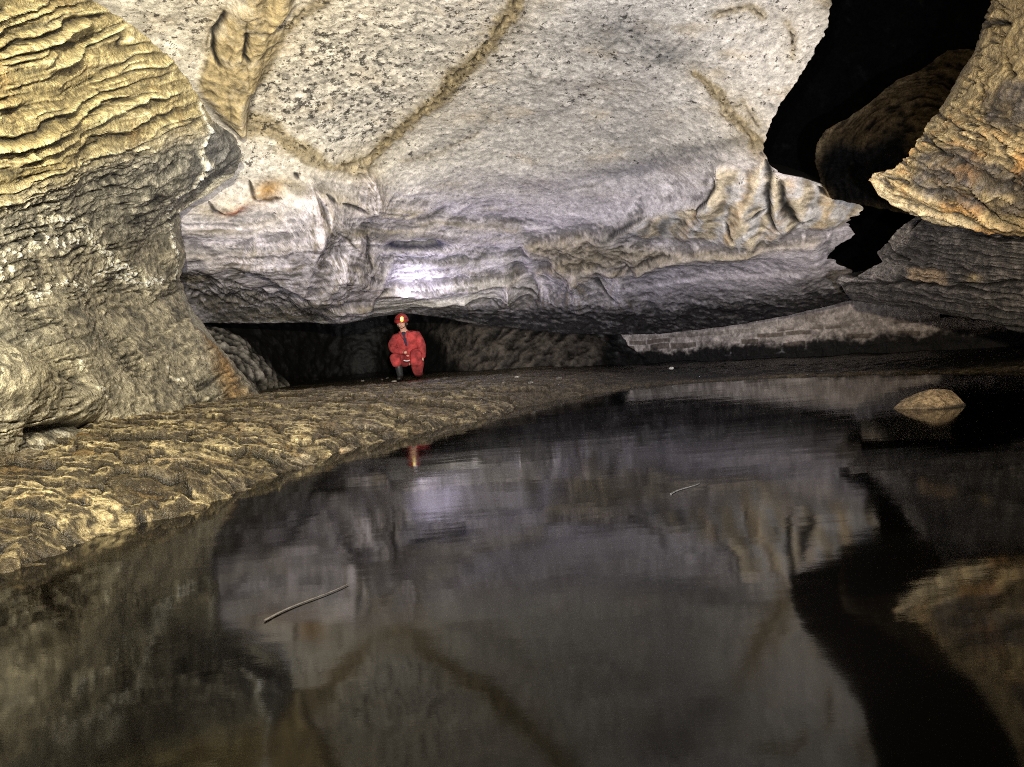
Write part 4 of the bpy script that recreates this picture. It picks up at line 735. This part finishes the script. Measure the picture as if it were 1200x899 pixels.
pel = ((0, .10, .36), (.155, .12)); 
body = [[pel, ((0, .06, .52), (.15, .11)), ((-.01, 0, .68), (.165, .115)), ((-.02, -.04, .80), (.15, .09)), ((-.035, -.075, .91), (.06, .06)), ((-.045, -.10, .96), (.055, .058)), (HD, (.075, .092)), ((-.05, -.14, 1.10), (.078, .095)), ((-.05, -.13, 1.17), (.05, .06))],
        [((-.02, -.04, .80), (.15, .09)), ((-.185, -.03, .80), .045), ((-.235, -.14, .66), .050), ((-.20, -.26, .565), .044), ((-.09, -.38, .535), .038), (WL, .030)],
        [((-.02, -.04, .80), (.15, .09)), ((.155, -.03, .795), .045), ((.215, -.05, .62), .050), ((.235, -.11, .50), .044), (WR, .030)],
        [pel, ((-.12, .05, .34), .085), ((-.21, -.355, .455), .050), ((-.178, -.325, .30), .038), ((-.155, -.27, .09), .036), ((-.155, -.26, .05), .04), ((-.16, -.40, .035), .034)],
        [pel, ((.11, .06, .33), .08), ((.155, -.26, .19), .045), ((.14, -.06, .10), .04), ((.13, .18, .07), .04), ((.13, .20, .03), .034)]]
skin('body', body + hl + hr, SKIN, root, 2)
# suit: jacket, two trouser legs, collar opening
jk = skin('jacket', [[((0, .10, .38), (.215, .165)), ((0, .05, .52), (.225, .160)), ((-.01, -.01, .68), (.222, .155)), ((-.02, -.05, .80), (.20, .135)), ((-.03, -.075, .875), (.105, .095))],
    [((-.02, -.05, .80), (.20, .135)), ((-.205, -.04, .805), .095), ((-.262, -.15, .66), .085), ((-.215, -.27, .565), .074), ((-.10, -.385, .54), .060), ((-.03, -.445, .522), .050)],
    [((-.02, -.05, .80), (.20, .135)), ((.175, -.04, .80), .098), ((.238, -.06, .62), .088), ((.25, -.12, .49), .074), ((.24, -.175, .36), .056)]], SUIT, root, 2)
SUIT_SHADED = plain_mat('shaded_suit_cloth', (.20, .022, .022), .9, .6, 9, 1.0)  # darker copy of the suit cloth, shade for the kneeling leg
skin('trouser_leg', [[((-.06, .10, .36), .15), ((-.13, .03, .36), .135), ((-.215, -.38, .465), .105), ((-.19, -.36, .34), .092), ((-.18, -.335, .26), .082)]], SUIT, root, 2)
skin('trouser_leg', [[((.06, .10, .34), .15), ((.13, .04, .33), .14), ((.155, -.28, .25), .125), ((.15, -.31, .14), .095), ((.14, -.08, .10), .085), ((.135, .12, .085), .065)]], SUIT_SHADED, root, 2)
# coat skirt hanging over the kneeling thigh
skin('jacket_hem', [[((.13, .02, .50), (.12, .10)), ((.145, -.20, .46), (.115, .09)), ((.15, -.33, .36), (.115, .075)), ((.15, -.36, .22), (.11, .055))]], SUIT, root, 2)
for (c, rt) in (((-.16, -.30, 0), 0), ((.13, .17, 0), .2)):
    skin('boot', [[((c[0] - (.012 if rt == 0 else 0), c[1] - (.02 if rt == 0 else -.02), .33 if rt == 0 else .10), .074), ((c[0], c[1] + .03, .09), .060), ((c[0], c[1] + .03, .05), (.052, .05)), ((c[0] - .005, c[1] - .08, .045), (.05, .042)), ((c[0] - .01, c[1] - .17, .04), (.044, .034))]], BOOT, root, 2)
skin('glove_cuff', [[((-.035, -.44, .524), .043), ((-.008, -.462, .508), .040)]], SUIT, root, 1)
# dark shirt showing in the open collar, pale cloth edge under the hand
skin('shirt', [[((-.036, -.165, .90), (.042, .02)), ((-.030, -.192, .82), (.036, .02)), ((-.018, -.195, .72), (.026, .02)), ((-.005, -.185, .62), (.016, .018))]], NAVY, root, 2)
skin('collar', [[((-.115, -.07, .895), .026), ((-.10, -.15, .885), .026), ((-.066, -.195, .83), .022), ((-.048, -.205, .76), .017)]], SUIT, root, 2); skin('collar', [[((.045, -.07, .895), .026), ((.03, -.15, .885), .026), ((.004, -.195, .83), .022), ((.006, -.205, .76), .017)]], SUIT, root, 2)
skin('shirt_tail', [[((-.06, -.37, .37), (.03, .012)), ((-.01, -.385, .35), (.03, .012)), ((.05, -.37, .355), (.03, .012))]], WHITEC, root, 2)
# face pieces
hx, hy, hz = -.05, -.225, 1.045
for sx in (-1, 1):
    ellip('eye', (hx + sx * .030, hy + .008, hz + .012), (.012, .008, .008), plain_mat('eye', (.5, .48, .46), .3, .1, 30, 0) if sx < 0 else bpy.data.materials['eye'], root, sub=2)
    ellip('ear', (hx + sx * .082, hy + .10, hz), (.012, .022, .032), SKIN, root, sub=2)
ellip('nose', (hx, hy - .012, hz - .010), (.014, .020, .024), SKIN, root, sub=2); ellip('mouth', (hx, hy + .002, hz - .052), (.024, .008, .007), plain_mat('lips', (.38, .15, .12), .5, .1, 30, 0), root, sub=2)
ellip('hair', (hx, hy + .115, hz + .0), (.084, .085, .075), HAIR, root, sub=3)
# helmet: ribbed dome with a short brim, chin strap, lamp
def dome(v):
    z = v.co.z
    if z < -.12: v.co.z = -.12 + (z + .12) * .04; v.co.x *= 1.0; v.co.y *= 1.0
    k = 1 + .07 * math.exp(-((z + .08) / .12) ** 2); v.co.x *= k; v.co.y *= k + (.14 * math.exp(-((z + .1) / .1) ** 2) if v.co.y < 0 else 0)
    v.co.z += .03 * math.exp(-(v.co.x / .18) ** 2) * max(0, z)
hel = ellip('helmet', (-.05, -.135, 1.105), (.122, .148, .135), HELM, root, dome, 4, Matrix.Rotation(math.radians(12), 3, 'X'))
skin('chin_strap', [[((-.145, -.14, 1.09), .007), ((-.125, -.18, 1.0), .007), ((-.05, -.215, .955), .007), ((.025, -.18, 1.0), .007), ((.045, -.14, 1.09), .007)]], BOOT, root, 1)
skin('head_strap', [[((-.172, -.13, 1.12), .009), ((-.14, -.235, 1.128), .009), ((-.05, -.288, 1.13), .009), ((.04, -.235, 1.128), .009), ((.072, -.13, 1.12), .009)]], BOOT, root, 1)
def boxy(v):
    v.co = Vector([math.copysign(abs(c) ** .45, c) for c in v.co])
LP = (-.02, -.295, 1.125)
lamp = ellip('headlamp', LP, (.026, .026, .045), YEL, root, boxy, 3, Matrix.Rotation(.12, 3, 'Y'))
ln = ellip('lens', (0, -.022, .006), (.019, .010, .026), LENS, lamp, None, 3)

# ================================================================== LIGHT
world = bpy.data.worlds.new('World'); scene.world = world; world.use_nodes = True
bg = world.node_tree.nodes['Background']; bg.inputs[0].default_value = (.5, .45, .6, 1); bg.inputs[1].default_value = .004
def spot(name, loc, target, power, col, size, blend=.6, rad=.08):
    l = bpy.data.lights.new(name, 'SPOT'); l.energy = power; l.color = col; l.spot_size = math.radians(size); l.spot_blend = blend; l.shadow_soft_size = rad
    o = bpy.data.objects.new(name, l); COL.objects.link(o); o.location = loc; o.rotation_euler = (Vector(target) - Vector(loc)).to_track_quat('-Z', 'Y').to_euler(); return o
def point(name, loc, power, col, rad=.06):
    l = bpy.data.lights.new(name, 'POINT'); l.energy = power; l.color = col; l.shadow_soft_size = rad; o = bpy.data.objects.new(name, l); COL.objects.link(o); o.location = loc; return o
WARM = (1, .86, .62); COOL = (.90, .86, 1.0)  # unseen lamps near the camera, several added to even out falloff
spot('unseen_lamp', (.35, -1.1, 1.95), (-3.6, 6.0, 2.5), 7200, (1, .915, .70), 76, 1.0, .04)        # photographer's lamp, on the left wall and bank
spot('unseen_lamp', (.55, -.2, .40), (.5, 10.5, 3.7), 6200, (1, .965, .97), 66, .85, .04)          # main beam up the passage
spot('unseen_lamp', (-.5, -.7, 1.2), (4.2, 6.5, 2.3), 3000, (1, .84, .62), 44, .8, .05)            # added unseen beam, brightens the right overhang
spot('unseen_lamp', (.1, .3, 1.75), (-.6, 5, .5), 620, (1, .9, .70), 140, .8, .04)                # added unseen flood, fills in the bank and near rock
hp = root.matrix_basis @ Vector(LP)
spot('headlamp_light', (hp[0] + .05, hp[1] - .18, hp[2] + .05), (hp[0] + .95, hp[1] - .35, hp[2] + .72), 125, (.84, .79, 1.0), 162, .95, .04)
scene.render.engine = 'CYCLES'; scene.cycles.max_bounces = 5; scene.cycles.diffuse_bounces = 3; scene.cycles.glossy_bounces = 3; scene.cycles.transmission_bounces = 2
scene.cycles.sample_clamp_indirect = 1.5; scene.cycles.use_denoising = False; scene.cycles.filter_width = 1.0
scene.view_settings.view_transform = 'Standard'; scene.view_settings.look = 'None'; scene.view_settings.exposure = 0
